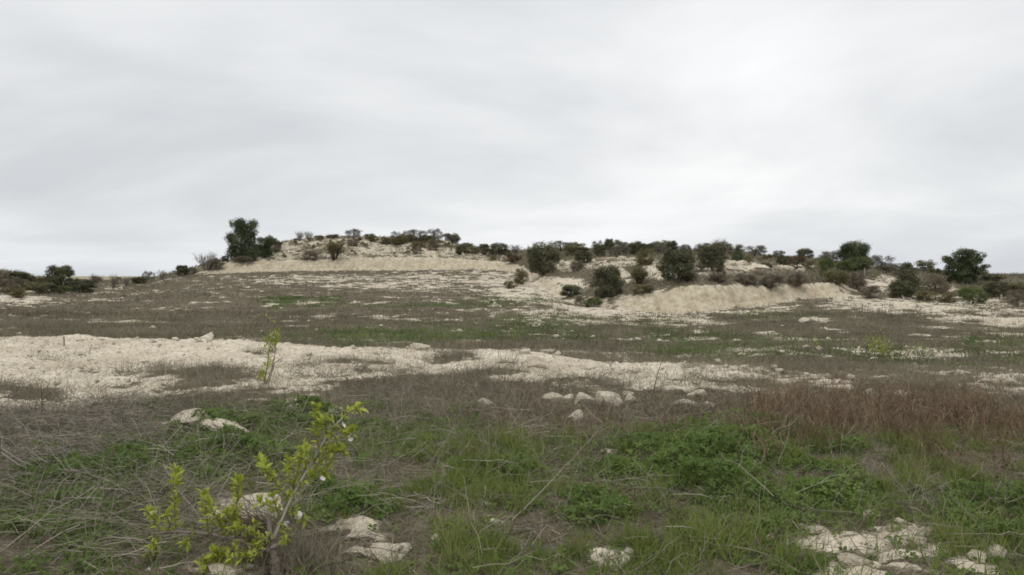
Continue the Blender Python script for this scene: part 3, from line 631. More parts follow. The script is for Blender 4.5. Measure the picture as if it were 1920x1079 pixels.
OAKS = 'oak shrubs and bushes around the hills'
PLANTS = [
 # the low mound at one side of the field
 ('oak0', 'oak_shrub', 115, 495, 541, 58, 'dark dome-shaped oak standing up alone against the sky beside the low scrubby mound', 'shrub', OAKS),
 ('oak1', 'oak_shrub', 154, 522, 548, 48, 'very dark low bush spreading at the foot of the lone dome-shaped oak', 'shrub', OAKS),
 ('green0', 'green_bush', 118, 534, 551, 30, 'small yellowish green bush tucked in front of the lone dome-shaped oak', 'bush', OAKS),
 ('olive0', 'olive_bush', 30, 534, 558, 42, 'olive bush at the foot of the low mound beside a patch of bare pink earth', 'bush', OAKS),
 ('oak2', 'oak_shrub', 87, 529, 551, 42, 'dark green bush between the bare pink earth and the yellowish green bush', 'shrub', OAKS),
 ('oak3', 'oak_shrub', 30, 507, 527, 46, 'dark bush on the top of the low mound, against the sky', 'shrub', OAKS),
 ('brown0', 'brown_bush', 4, 506, 530, 28, 'brown bush on the mound top cut by the edge of the photo', 'bush', OAKS),
 ('brown1', 'brown_bush', 6, 523, 549, 30, 'dark brown bush low on the mound at the very edge of the photo', 'bush', OAKS),
 ('oak2', 'oak_shrub', 58, 516, 530, 20, 'small round dark bush on the shoulder of the low mound', 'shrub', OAKS),
 ('olive1', 'olive_bush', 83, 518, 534, 30, 'olive bush on the skyline touching the lone dome-shaped oak', 'bush', OAKS),
 ('brown2', 'brown_bush', 45, 522, 540, 24, 'brownish bush in the middle of the slope of the low mound', 'bush', OAKS),
 ('olive3', 'olive_bush', 62, 527, 545, 34, 'olive bush between the bare pink earth and the mound shoulder', 'bush', OAKS),
 ('brown3', 'brown_bush', 22, 518, 542, 36, 'wide brown bush across the middle of the low mound', 'bush', OAKS),
 ('oak1', 'oak_shrub', 44, 511, 528, 30, 'dark bush sloping down the skyline of the low mound', 'shrub', OAKS),
 ('bare0', 'bare_shrub', 181, 513, 534, 26, 'leafless pale shrub on the horizon just past the low dark bush', 'shrub', OAKS),
 ('bare1', 'bare_shrub', 213, 513, 541, 18, 'tall thin leafless shrub on the horizon beside the far plain', 'shrub', OAKS),
 ('bare2', 'bare_shrub', 236, 517, 537, 18, 'small leafless shrub on the horizon beyond the tall thin one', 'shrub', OAKS),
 ('greyoak0', 'small_tree', 279, 506, 528, 24, 'small open-crowned tree where the field meets the sky', 'tree', OAKS),
 ('oak3', 'oak_shrub', 261, 518, 533, 32, 'low dark bush beside the small open-crowned tree at the field edge', 'shrub', OAKS),
 ('bare3', 'bare_shrub', 303, 506, 526, 20, 'purplish bare shrub next to the small open-crowned tree', 'shrub', OAKS),
 # the shoulder below the tall pine
 ('oak0', 'oak_shrub', 341, 496, 517, 28, 'dark bush lowest on the ridge that climbs to the tall pine', 'shrub', OAKS),
 ('brown3', 'brown_bush', 362, 500, 514, 18, 'small brown bush between the lowest dark bush and the domed leafless shrub', 'bush', OAKS),
 ('bare0', 'bare_shrub', 387, 472, 507, 50, 'big domed leafless shrub below the tall pine on the ridge', 'shrub', OAKS),
 ('brown0', 'brown_bush', 405, 484, 505, 34, 'brown bush between the domed leafless shrub and the bank', 'bush', OAKS),
 ('oak1', 'oak_shrub', 422, 479, 491, 16, 'small dark bush at the foot of the tall pine', 'shrub', OAKS),
 ('pineA', 'pine_tree', 453, 413, 489, 60, 'tallest pine, dark and ragged, standing on the bank at the hill end', 'tree', 'pine trees on the hills'),
 ('pineD', 'pine_tree', 497, 442, 483, 48, 'bushy pine leaning against the tallest pine, at the hill foot', 'tree', 'pine trees on the hills'),
 ('brown1', 'brown_bush', 457, 480, 493, 44, 'low brown thicket under the tallest pine', 'bush', OAKS),
 ('oak2', 'oak_shrub', 521, 451, 466, 16, 'small dark bush on the slope just above the bushy pine', 'shrub', OAKS),
 ('brown2', 'brown_bush', 518, 460, 474, 20, 'reddish brown bush on the slope beside the bushy pine', 'bush', OAKS),
 # crest of the pale hill
 ('bare1', 'bare_shrub', 562, 433, 452, 18, 'first thin bare shrub along the crest from the pines', 'shrub', OAKS),
 ('bare2', 'bare_shrub', 580, 433, 452, 18, 'darker bare shrub on the crest next to the first thin one', 'shrub', OAKS),
 ('olive2', 'olive_bush', 599, 440, 450, 20, 'low bush on the hill crest past the two bare shrubs', 'bush', OAKS),
 ('brown3', 'brown_bush', 625, 439, 448, 26, 'flat low bush on the hill crest above the broom-like bush', 'bush', OAKS),
 ('greyoak1', 'oak_shrub', 664, 428, 450, 32, 'grey domed oak standing alone on the hill crest', 'shrub', OAKS),
 ('brown0', 'brown_bush', 663, 447, 462, 28, 'brown bush directly below the grey domed oak on the crest', 'bush', OAKS),
 ('broom0', 'broom_bush', 627, 451, 488, 42, 'large brownish broom-like bush half way down the pale hill slope', 'bush', OAKS),
 ('brown1', 'brown_bush', 581, 470, 488, 36, 'greyish thicket on the pale slope between the pines and the broom-like bush', 'bush', OAKS),
 ('olive3', 'olive_bush', 700, 441, 454, 22, 'olive bush on the crest just past the grey domed oak', 'bush', OAKS),
 ('olive0', 'olive_bush', 724, 443, 459, 28, 'larger olive bush on the crest before the pair of broad oaks', 'bush', OAKS),
 ('olive1', 'olive_bush', 750, 444, 460, 34, 'olive bush at the feet of the pair of broad oaks', 'bush', OAKS),
 ('greyoak2', 'oak_tree', 751, 430, 454, 36, 'broad grey oak on the crest, first of the touching pair', 'tree', OAKS),
 ('greyoak3', 'oak_tree', 781, 428, 455, 40, 'broad grey oak on the crest, second of the touching pair, with stems showing', 'tree', OAKS),
 ('greyoak0', 'oak_tree', 812, 426, 456, 34, 'tallest grey oak of the crest, beside the touching pair', 'tree', OAKS),
 ('brown2', 'brown_bush', 813, 446, 470, 30, 'dark brown bush directly below the tallest grey oak', 'bush', OAKS),
 ('olive2', 'olive_bush', 784, 450, 464, 28, 'olive bush under the second broad oak of the pair', 'bush', OAKS),
 ('umbrella0', 'umbrella_tree', 848, 435, 463, 36, 'small umbrella-shaped tree with a bare trunk alone on the descending crest', 'tree', OAKS),
 ('brown3', 'brown_bush', 781, 460, 477, 26, 'rounded brown bush on the slope just above the bank', 'bush', OAKS),
 ('oak3', 'oak_shrub', 864, 457, 478, 20, 'upright dark bush below the umbrella-shaped tree', 'shrub', OAKS),
 ('olive3', 'olive_bush', 885, 462, 476, 34, 'low olive bush on the falling crest beyond the umbrella-shaped tree', 'bush', OAKS),
 ('oak0', 'oak_shrub', 908, 456, 477, 24, 'dark bush at the hill end near the white boulders', 'shrub', OAKS),
 ('oak1', 'oak_shrub', 935, 454, 480, 40, 'wide dark green bush between the pale hill and the big round oak', 'shrub', OAKS),
 ('bare3', 'bare_shrub', 966, 459, 476, 30, 'thin bare shrub on the skyline beside the big round oak', 'shrub', OAKS),
 ('rust0', 'rust_bush', 962, 474, 492, 40, 'rusty brown bush in the saddle beside the big round oak', 'bush', OAKS),
 # flank of the nearer spur
 ('olive0', 'olive_bush', 976, 500, 534, 30, 'olive brown bush clinging to the slope under the big round oak', 'bush', OAKS),
 ('olive1', 'olive_bush', 956, 525, 541, 26, 'small olive bush lowest on the slope under the big round oak', 'bush', OAKS),
 ('oak2', 'oak_shrub', 1017, 451, 517, 68, 'biggest round dark oak, at the near corner of the spur', 'shrub', OAKS),
 ('greyoak1', 'oak_shrub', 1050, 450, 474, 34, 'greyish oak peeping over the shoulder of the biggest round oak', 'shrub', OAKS),
 ('olive2', 'olive_bush', 1070, 456, 480, 34, 'olive bush on the spur crest behind the biggest round oak', 'bush', OAKS),
 ('oak3', 'oak_shrub', 1093, 467, 494, 42, 'dark oak bush between the biggest round oak and the line of white rubble', 'shrub', OAKS),
 ('brown0', 'brown_bush', 1083, 486, 507, 32, 'brown bush just below the dark oak bush beside the white rubble', 'bush', OAKS),
 ('oak0', 'oak_shrub', 1125, 457, 483, 26, 'dark upright oak behind the line of white rubble', 'shrub', OAKS),
 ('greyoak2', 'oak_shrub', 1120, 448, 470, 22, 'grey bush on the skyline beside the small dark dome', 'shrub', OAKS),
 ('oak1', 'oak_shrub', 1142, 446, 470, 22, 'small dark dome-shaped tree highest on the spur skyline', 'shrub', OAKS),
 ('greyoak3', 'oak_shrub', 1153, 459, 482, 26, 'greyish bush behind the middle of the white rubble', 'shrub', OAKS),
 ('greyoak0', 'oak_shrub', 1173, 452, 480, 34, 'greyish oak on the spur crest, first of the close row', 'shrub', OAKS),
 ('oak3', 'oak_shrub', 1194, 450, 480, 30, 'dark oak on the spur crest, second and tallest of the close row', 'shrub', OAKS),
 ('oak0', 'oak_shrub', 1215, 455, 476, 36, 'dark oak on the spur crest, third of the close row', 'shrub', OAKS),
 ('greyoak2', 'oak_shrub', 1236, 452, 476, 30, 'greyish oak on the spur crest, last of the close row', 'shrub', OAKS),
 ('olive3', 'olive_bush', 1210, 464, 498, 40, 'olive brown spreading bush at the end of the white rubble line', 'bush', OAKS),
 ('oak1', 'oak_shrub', 1139, 496, 558, 60, 'dark oak bush low on the spur, right above the start of the cut bank', 'shrub', OAKS),
 ('broom1', 'broom_bush', 1199, 498, 534, 38, 'open thin-leaved bush beside a round patch of bare chalk', 'bush', OAKS),
 ('oak2', 'oak_shrub', 1070, 532, 556, 46, 'low dark bush in the hollow at the side of the spur', 'shrub', OAKS),
 ('brown1', 'brown_bush', 1088, 552, 575, 24, 'brown bush at the near end of the cut bank', 'bush', OAKS),
 ('green1', 'green_bush', 1113, 556, 576, 40, 'dark green bush at the foot of the low oak bush on the spur', 'bush', OAKS),
 ('olive1', 'olive_bush', 1205, 531, 550, 48, 'low olive thicket on the lip of the cut bank', 'bush', OAKS),
 ('oak3', 'oak_shrub', 1260, 449, 474, 26, 'rounded dark oak on the skyline above the widest oak', 'shrub', OAKS),
 ('oak0', 'oak_shrub', 1271, 464, 529, 80, 'widest dark oak in the middle of the spur, its foot in grey scrub', 'shrub', OAKS),
 ('layered0', 'oak_tree', 1335, 457, 509, 58, 'dark oak in flat layers with pale rubble showing under its boughs', 'tree', OAKS),
 ('bare0', 'bare_shrub', 1346, 447, 474, 36, 'bare twiggy crown sticking up over the layered oak', 'shrub', OAKS),
 ('greyoak0', 'oak_shrub', 1287, 456, 478, 24, 'grey bush between the skyline oak and the layered oak', 'shrub', OAKS),
 ('cone1', 'pine_tree', 1383, 460, 490, 24, 'small pointed pine beside the layered oak', 'tree', 'pine trees on the hills'),
 ('olive2', 'olive_bush', 1402, 476, 496, 20, 'yellowish brown bush right behind the twin white rock mound', 'bush', OAKS),
 ('umbrella1', 'small_tree', 1415, 465, 486, 18, 'small round-headed tree on the skyline behind the twin white rock mound', 'tree', OAKS),
 ('olive0', 'olive_bush', 1438, 475, 489, 24, 'low bush on the skyline past the round-headed tree', 'bush', OAKS),
 ('umbrella0', 'small_tree', 1454, 472, 489, 14, 'tiny thin tree on the skyline past the round-headed tree', 'tree', OAKS),
 ('oak2', 'oak_shrub', 1434, 491, 510, 28, 'dark bush between the twin white rock mound and the next white rocks', 'shrub', OAKS),
 ('oak1', 'oak_shrub', 1470, 478, 496, 30, 'dark low bush on the crest before the rusty bush', 'shrub', OAKS),
 ('rust1', 'rust_bush', 1495, 477, 506, 38, 'dark rusty red bush on the spur crest', 'bush', OAKS),
 ('olive3', 'olive_bush', 1522, 486, 508, 30, 'olive bush between the rusty bush and the bright green bush', 'bush', OAKS),
 ('brown2', 'brown_bush', 1400, 511, 533, 54, 'grey brown thicket under the twin white rock mound', 'bush', OAKS),
 ('brown3', 'brown_bush', 1447, 514, 540, 60, 'grey brown thicket in the middle of the lip of the cut bank', 'bush', OAKS),
 ('brown0', 'brown_bush', 1495, 510, 537, 54, 'grey brown thicket at the far end of the lip of the cut bank', 'bush', OAKS),
 ('brown1', 'brown_bush', 1345, 511, 528, 50, 'low brown thicket below the layered oak', 'bush', OAKS),
 # the thicket round the rounded pine
 ('green2', 'green_bush', 1549, 480, 521, 36, 'tall dark green bush at the near foot of the rounded pine', 'bush', OAKS),
 ('green3', 'green_bush', 1583, 486, 514, 32, 'bright green bush right under the rounded pine', 'bush', OAKS),
 ('pineB', 'pine_tree', 1602, 452, 512, 72, 'rounded pine with a full domed crown behind the bright green bush', 'tree', 'pine trees on the hills'),
 ('olive1', 'olive_bush', 1567, 504, 533, 56, 'wide olive bush spilling down toward the end of the cut bank', 'bush', OAKS),
 ('brown2', 'brown_bush', 1606, 508, 544, 46, 'brown bush at the edge of the pale gap below the rounded pine', 'bush', OAKS),
 ('brown3', 'brown_bush', 1632, 533, 558, 44, 'low brown bush at the foot of the pale gap', 'bush', OAKS),
 ('oak3', 'oak_shrub', 1660, 497, 512, 24, 'small dark bush on the skyline above the pale gap', 'shrub', OAKS),
 ('greyoak1', 'oak_shrub', 1688, 492, 516, 38, 'grey oak on the skyline touching the pointed oak', 'shrub', OAKS),
 ('cone0', 'oak_tree', 1702, 490, 556, 64, 'dark pointed oak beside the pale gap', 'tree', OAKS),
 ('oak0', 'oak_shrub', 1689, 524, 560, 52, 'very dark bush at the foot of the pointed oak', 'shrub', OAKS),
 ('brown0', 'brown_bush', 1755, 512, 550, 58, 'brown grey bush between the pointed oak and the open-branched pine', 'bush', OAKS),
 ('olive2', 'olive_bush', 1738, 543, 564, 46, 'olive bush in front of a small heap of white stones', 'bush', OAKS),
 ('pineC', 'pine_tree', 1810, 463, 536, 84, 'open-branched pine with tiered boughs, farthest from the pale hill', 'tree', 'pine trees on the hills'),
 ('olive3', 'olive_bush', 1778, 546, 568, 40, 'dull olive bush under the tiered boughs of the open-branched pine', 'bush', OAKS),
 ('green0', 'green_bush', 1823, 534, 570, 60, 'bright green bush below the open-branched pine', 'bush', OAKS),
 ('oak1', 'oak_shrub', 1866, 525, 558, 50, 'dark bush beyond the bright green bush, near the fence posts', 'shrub', OAKS),
 ('oak2', 'oak_shrub', 1858, 513, 530, 44, 'dark bush on the skyline past the open-branched pine', 'shrub', OAKS),
 ('brown1', 'brown_bush', 1908, 540, 577, 44, 'brown bush behind the wooden fence posts at the photo edge', 'bush', OAKS),
 ('olive0', 'olive_bush', 1900, 527, 548, 60, 'olive scrub bush on the last slope near the photo edge', 'bush', OAKS),
 ('oak3', 'oak_shrub', 1915, 515, 524, 26, 'lone far dark tree on the horizon at the photo edge', 'shrub', OAKS, 150),
]
for p in PLANTS:
    key, name, px, top, base, wd, label, cat, grp = p[:9]
    stand(key, name, px, top, base, wd, label, cat, grp, p[9] if len(p) > 9 else None, 0.0 if key.startswith('pine') else None)

# scrubby bushes closing the gaps along the crest of the spur and of the pale hill
rngf = np.random.default_rng(31)
for n_, lo, hi, lab, grp in ((13, 1045, 1570, 'olive scrub bush filling the gaps between the oaks of the spur crest', 'scrub bushes on the spur crest'),
                             (6, 668, 905, 'low olive scrub bush along the crest of the pale hill', 'scrub bushes on the hill crest'),
                             (6, 1640, 1760, 'low scrub bush on the last rise around the open-branched pine', 'scrub bushes on the last rise')):
    for q in range(n_):
        px = lo + (hi - lo) * (q + rngf.uniform(.1, .9)) / n_
        x, d, z = at_px(px, 300, 18); d2 = d * rngf.uniform(.90, .99)
        x, d, z = at_D(px, d2)
        w_ = rngf.uniform(1.6, 3.4); key = ['olive', 'brown', 'olive', 'greyoak', 'oak'][rngf.integers(0, 5)] + str(rngf.integers(0, 4))
        plant(key, 'scrub_bush', (x, d, z - .05), w_, w_ * rngf.uniform(.38, .62), lab, 'bush', grp)

# dwarf shrubs dotted over the slopes
rngd = np.random.default_rng(5)
cand = np.stack([rngd.uniform(-62, 70, 6000), rngd.uniform(52, 126, 6000)], 1)
cc = cover(cand[:, 0], cand[:, 1])
vis = (cc['hill'] > .6) & (cc['px'] > -60) & (cc['px'] < 1980)
leftside = cc['px'] < 960
nl_ = ns_ = 0
kinds = ['dwarf0', 'dwarf1', 'dwarf2', 'dwarf3', 'dwarfgreen0', 'dwarfgreen1', 'dwarfgreen2', 'dwarfgreen3']
for i in np.nonzero(vis)[0]:
    left = leftside[i]
    if left and nl_ >= 150 or (not left) and ns_ >= 80: continue
    x, y = cand[i]; z = float(ground_z(np.array([x]), np.array([y]))[0])
    s = rngd.uniform(.35, 1.0); key = kinds[rngd.integers(0, 8)]
    g = 'green' in key
    if left:
        nl_ += 1
        lab = 'small olive dwarf shrub dotted on the pale hill above the long bank' if g else 'small brown dwarf shrub dotted on the pale hill above the long bank'
        grp = 'dwarf shrubs dotted on the pale hill'
    else:
        ns_ += 1
        lab = 'small olive dwarf shrub on the scrubby spur among the oaks' if g else 'small brown dwarf shrub on the scrubby spur among the oaks'
        grp = 'dwarf shrubs among the oaks of the spur'
    plant(key, 'dwarf_shrub', (x, y, z - .03), s, s * rngd.uniform(.5, .85), lab, 'shrub', grp)
# ---------------------------------------------------------------- ground vegetation (nobody could count it)
M_GRASS = plant_mat('grass_blade', [(0, (.085, .115, .026)), (.5, (.155, .20, .048)), (1, (.26, .28, .09))], .4)
M_CLOVER = plant_mat('clover_leaf', [(0, (.055, .085, .020)), (.5, (.105, .162, .038)), (1, (.21, .265, .072))], .4)
M_DRY = plant_mat('dry_weed', [(0, (.105, .091, .063)), (.5, (.21, .188, .132)), (1, (.37, .33, .25))], .1)
M_RUST = plant_mat('rust_weed', [(0, (.065, .042, .026)), (.5, (.155, .102, .063)), (1, (.31, .23, .15))], .1)
M_STALK = plant_mat('dead_stalk', [(0, (.10, .087, .068)), (.5, (.21, .186, .148)), (1, (.40, .36, .295))], 0)
M_FIELDGREEN = plant_mat('field_green', [(0, (.035, .052, .018)), (.5, (.06, .085, .027)), (1, (.11, .135, .05))], .25)

def dirs(rng, n, tilt_lo, tilt_hi):
    """unit directions tilted from the vertical by tilt_lo..tilt_hi radians"""
    az = rng.uniform(0, 2 * np.pi, n); t = rng.uniform(tilt_lo, tilt_hi, n)
    return np.stack([np.cos(az) * np.sin(t), np.sin(az) * np.sin(t), np.cos(t)], -1)

def blades(rng, P, d, L, w, nseg, bend, v, wob=0.0, taper=.85):
    n = len(P); t = np.linspace(0, 1, nseg + 1)
    side = unit(np.cross(d, rng.normal(size=(n, 3))))
    pos = P[:, None] + d[:, None] * (L[:, None] * t)[..., None]
    pos[..., 2] -= (bend * L)[:, None] * t ** 2
    if wob: pos = pos + rng.normal(size=(n, nseg + 1, 3)) * (wob * L)[:, None, None] * t[None, :, None]
    hw = (w[:, None] * (1 - taper * t)) * .5
    V = np.stack([pos - side[:, None] * hw[..., None], pos + side[:, None] * hw[..., None]], 2)
    V = V.reshape(-1, 3)
    b = np.arange(n)[:, None] * (nseg + 1) * 2 + np.arange(nseg)[None] * 2
    F = np.stack([b, b + 1, b + 3, b + 2], -1).reshape(-1, 4)
    return V, F, np.repeat(v, (nseg + 1) * 2), pos

class Heap:
    def __init__(s): s.V = []; s.F = []; s.v = []; s.n = 0
    def add(s, V, F, v):
        s.V.append(V); s.F.append(F + s.n); s.v.append(np.clip(v, 0, 1)); s.n += len(V)
    def build(s, name, mat):
        me = make_mesh(name, np.concatenate(s.V), np.concatenate(s.F), mat, {'v': np.concatenate(s.v)})
        return link(name, me)

def scatter(rng, n, D0, D1, key, side=.80, power=1.0):
    """n candidate points between two distances, kept with the probability given by the cover map"""
    D = np.sqrt(rng.uniform(D0 ** 2, D1 ** 2, n)) if power == 1 else D0 * (D1 / D0) ** rng.random(n)
    X = rng.uniform(-side, side, n) * (D + 1)
    c = cover(X, D)
    p = key(c)
    k = rng.random(n) < p
    c = {a: b[k] for a, b in c.items()}
    X, D = X[k], D[k]
    return np.stack([X, D, ground_z(X, D, c)], -1), c

G = np.random.default_rng(2024)
dry_h, grass_h, clover_h, rust_h, stalk_h, scrub_h = Heap(), Heap(), Heap(), Heap(), Heap(), Heap()

# grass: tufts of bent blades
P, c = scatter(G, 30000, 3.5, 11.5, lambda c: c['grass'])
n = len(P); per = 15
B = np.repeat(P, per, 0) + G.normal(size=(n * per, 3)) * [.026, .026, 0]
tall = np.repeat(.6 + .8 * fbm(P[:, 0] * 1.5, P[:, 1] * 1.5, 61) + .25 * c['grass'], per)
m = n * per
V, F, v, _ = blades(G, B - [0, 0, .01], dirs(G, m, .05, .75), G.uniform(.09, .25, m) * tall, G.uniform(.0045, .009, m), 3, G.uniform(.1, .7, m),
                    np.repeat(fbm(P[:, 0] * 2, P[:, 1] * 2, 62), per) * .7 + G.uniform(0, .35, m))
grass_h.add(V, F, v)

# clover and other low leafy plants, piled into mounds
P, c = scatter(G, 210000, 3.5, 11.5, lambda c: c['clover'])
n = len(P)
mound = (.035 + .125 * smooth(.36, .66, fbm(P[:, 0] * 2.0, P[:, 1] * 2.0, 63, 3))) * (.4 + .6 * c['clover'])
P[:, 2] += mound * (1 - G.random(n) ** 2.2 * .85)
az = G.uniform(0, 2 * np.pi, n); nr = unit(G.normal(size=(n, 3)) * .55 + [0, -.15, 1]); sz = G.uniform(.016, .036, n)
a = unit(np.cross(nr, np.stack([np.cos(az), np.sin(az), 0 * az], -1))); b = np.cross(nr, a)
tone = fbm(P[:, 0] * 3, P[:, 1] * 3, 64) * .8 + G.uniform(0, .3, n) - .05
for q in range(3):
    an = q * 2.094 + G.uniform(-.2, .2, n)
    d = a * np.cos(an)[:, None] + b * np.sin(an)[:, None]; e = np.cross(nr, d)
    s = sz[:, None]
    V = np.stack([P, P + d * s * .6 - e * s * .42 + nr * s * .12, P + d * s * 1.15, P + d * s * .6 + e * s * .42 + nr * s * .12], 1).reshape(-1, 3)
    clover_h.add(V, np.arange(n * 4).reshape(n, 4), np.repeat(tone, 4))
# narrow-leaved weeds and sprawling green stems among them
P, c = scatter(G, 60000, 3.5, 11.5, lambda c: np.clip(c['clover'] * .4 + c['grass'] * .4 + .05 * c['front'], 0, 1))
n = len(P); P[:, 2] += .02
V, F, v, _ = blades(G, P, dirs(G, n, .3, 1.35), G.uniform(.06, .2, n), G.uniform(.004, .010, n), 2, G.uniform(0, .5, n), G.uniform(.1, .9, n), .05)
clover_h.add(V, F, v)

# rust-coloured upright weeds with twiglets and seed heads
P, c = scatter(G, 9000, 4.0, 13.5, lambda c: c['rust'])
P = np.repeat(P, 7, 0); c = {a: np.repeat(b, 7, 0) for a, b in c.items()}
n = len(P); clump = np.repeat(G.uniform(.55, 1.35, n // 7), 7); ctone = np.repeat(G.normal(0, .22, n // 7), 7)
P[:, :2] += G.normal(size=(n, 2)) * .05; up = c['py'] < 900
L = np.where(up, G.uniform(.16, .46, n) * (.42 + .45 * smooth(1340, 1450, c['px'])), G.uniform(.06, .20, n)) * (.6 + .8 * fbm(P[:, 0] * 1.2, P[:, 1] * 1.2, 65)) * clump
tone = np.clip(.04 + .6 * fbm(P[:, 0] * 1.3, P[:, 1] * 1.3, 66) + ctone + G.uniform(-.12, .15, n), 0, 1)
d = np.where(up[:, None], dirs(G, n, 0, .5), dirs(G, n, .5, 1.4))
V, F, v, pos = blades(G, P - [0, 0, .01], d, L, G.uniform(.004, .0075, n), 3, G.uniform(0, .25, n), tone, .05, .6)
rust_h.add(V, F, v)
for q in range(4):
    st = pos[:, 1 + q % 3]; m = n
    dd = unit(d + G.normal(size=(n, 3)) * .6)
    V, F, v, tp = blades(G, st, dd, L * G.uniform(.12, .35, n), np.full(n, .004), 1, np.zeros(n), tone + .05, 0, .5)
    rust_h.add(V, F, v)
    k = G.random(n) < .5
    V, F = cards(G, tp[k, 1], unit(G.normal(size=(k.sum(), 3))), G.uniform(.010, .022, k.sum()), .8)
    rust_h.add(V, F, np.repeat(tone[k] * .8, 4))

# long dead stalks, mostly lying, tangled
P, c = scatter(G, 46000, 3.4, 11.5, lambda c: np.clip(c['tangle'] ** 1.6 * .7, 0, 1) * (1 - .8 * c['clover']))
n = len(P); nseg = 6
P[:, 2] += G.random(n) ** 2 * .16
az = np.where(G.random(n) < .6, G.normal(.15, .5, n) + np.where(G.random(n) < .5, np.pi, 0), G.uniform(0, 2 * np.pi, n))
el = np.where(G.random(n) < .85, G.normal(.10, .16, n), G.uniform(.3, 1.2, n))
d = np.stack([np.cos(az) * np.cos(el), np.sin(az) * np.cos(el), np.sin(el)], -1)
L = G.uniform(.15, .6, n) * np.where(G.random(n) < .08, 1.7, 1.0)
tone = np.clip(G.normal(.36, .24, n), 0, 1)
V, F, v, pos = blades(G, P, d, L, G.uniform(.0030, .0068, n), nseg, G.uniform(-.05, .3, n), tone, .04, .6)
gz = ground_z(V[:, 0], V[:, 1]); V[:, 2] = np.maximum(V[:, 2], gz + .004)
stalk_h.add(V, F, v)
for q in range(3):
    k = G.random(n) < .7; m = int(k.sum())
    V, F, v, _ = blades(G, pos[k, 2 + q], unit(d[k] + G.normal(size=(m, 3)) * .45), L[k] * G.uniform(.15, .4, m), np.full(m, .0022), 3, G.uniform(-.1, .2, m), tone[k] + .05, .05, .6)
    stalk_h.add(V, F, v)

# short dry litter and weeds everywhere in front and on the strip
P, c = scatter(G, 230000, 3.4, 15, lambda c: np.clip(c['front'] * (1 - c['bare']) * .8 * (1 - .6 * c['clover']) + .04 + .05 * c['strip'], 0, 1))
n = len(P)
V, F, v, _ = blades(G, P, dirs(G, n, .7, 1.58), G.uniform(.04, .20, n), G.uniform(.003, .007, n), 2, G.uniform(0, .3, n), np.clip(G.normal(.38, .22, n), 0, 1), .08, .6)
dry_h.add(V, F, v)
# thin upright dead stems
P, c = scatter(G, 5000, 4, 14, lambda c: np.clip(c['front'] * .4, 0, 1))
n = len(P)
V, F, v, pos = blades(G, P, dirs(G, n, 0, .6), G.uniform(.18, .5, n), G.uniform(.0025, .0045, n), 4, G.uniform(0, .2, n), np.clip(G.normal(.6, .2, n), 0, 1), .05, .6)
stalk_h.add(V, F, v)
for q in range(3):
    V, F, v, _ = blades(G, pos[:, 2 + q % 3], dirs(G, n, .2, 1.0), G.uniform(.05, .16, n), np.full(n, .0022), 2, np.zeros(n), np.full(n, .6), .08, .6)
    stalk_h.add(V, F, v)

# straw round the foot of the near sapling
n = 900; sx, sd_, sz_ = at_px(548, 1068)
P = np.stack([sx + G.normal(size=n) * .13, sd_ + G.normal(size=n) * .10, np.zeros(n)], -1); P[:, 2] = ground_z(P[:, 0], P[:, 1])
V, F, v, _ = blades(G, P, dirs(G, n, 0, .7), G.uniform(.08, .26, n), G.uniform(.002, .0045, n), 3, G.uniform(0, .4, n), np.clip(G.normal(.55, .22, n), 0, 1), .06, .6)
dry_h.add(V, F, v)
# brushy dead weeds on the strip and just beyond
def tufts(rng, ncand, D0, D1, key, per, Lr, wr, tilt, heap, tone0, spread, nseg=2, power=1, side=.80):
    P, c = scatter(rng, ncand, D0, D1, key, side, power)
    n = len(P); m = n * per
    B = np.repeat(P, per, 0); B[:, :2] += rng.normal(size=(m, 2)) * spread
    s = np.repeat(.55 + .9 * fbm(P[:, 0] * .9, P[:, 1] * .9, 71), per)
    tn = np.repeat(np.clip(tone0 + (fbm(P[:, 0] * .5, P[:, 1] * .5, 72) - .5) * .9 + rng.normal(size=n) * .08, 0, 1), per)
    V, F, v, pos = blades(rng, B - [0, 0, .02], dirs(rng, m, *tilt), rng.uniform(*Lr, m) * s, rng.uniform(*wr, m), nseg, rng.uniform(0, .3, m), np.clip(tn + rng.normal(size=m) * .12, 0, 1), .08, .55)
    heap.add(V, F, v)
    return n
tufts(G, 52000, 9, 23, lambda c: np.clip((c['strip'] * np.clip(c['dry'], 0, 1) ** 1.5 + c['front'] * c['dry'] * 2) * .75 * (1 - .8 * blobs(c['px'], c['py'], [(1190, 752, 200, 22), (1620, 752, 110, 16)], .3)), 0, 1), 11, (.06, .27), (.003, .0065), (.1, 1.2), dry_h, .34, .08)
tufts(G, 60000, 14, 42, lambda c: np.clip(c['field'] * c['dry'] * .8 * (1 - .75 * c['green']), 0, 1), 6, (.08, .26), (.006, .013), (.1, 1.2), dry_h, .34, .12)
tufts(G, 50000, 36, 100, lambda c: np.clip(c['field'] * c['dry'] * .85 * (1 - .75 * c['green']), 0, 1), 5, (.10, .32), (.016, .034), (.2, 1.3), dry_h, .34, .2, 1)
tufts(G, 110000, 14, 60, lambda c: np.clip(c['green'] * .95, 0, 1), 8, (.05, .20), (.010, .022), (.1, 1.2), clover_h, .34, .12, 1)
tufts(G, 9000, 14, 40, lambda c: np.clip(c['field'] * .12, 0, 1), 6, (.06, .2), (.008, .015), (.1, 1.2), clover_h, .6, .1, 1)
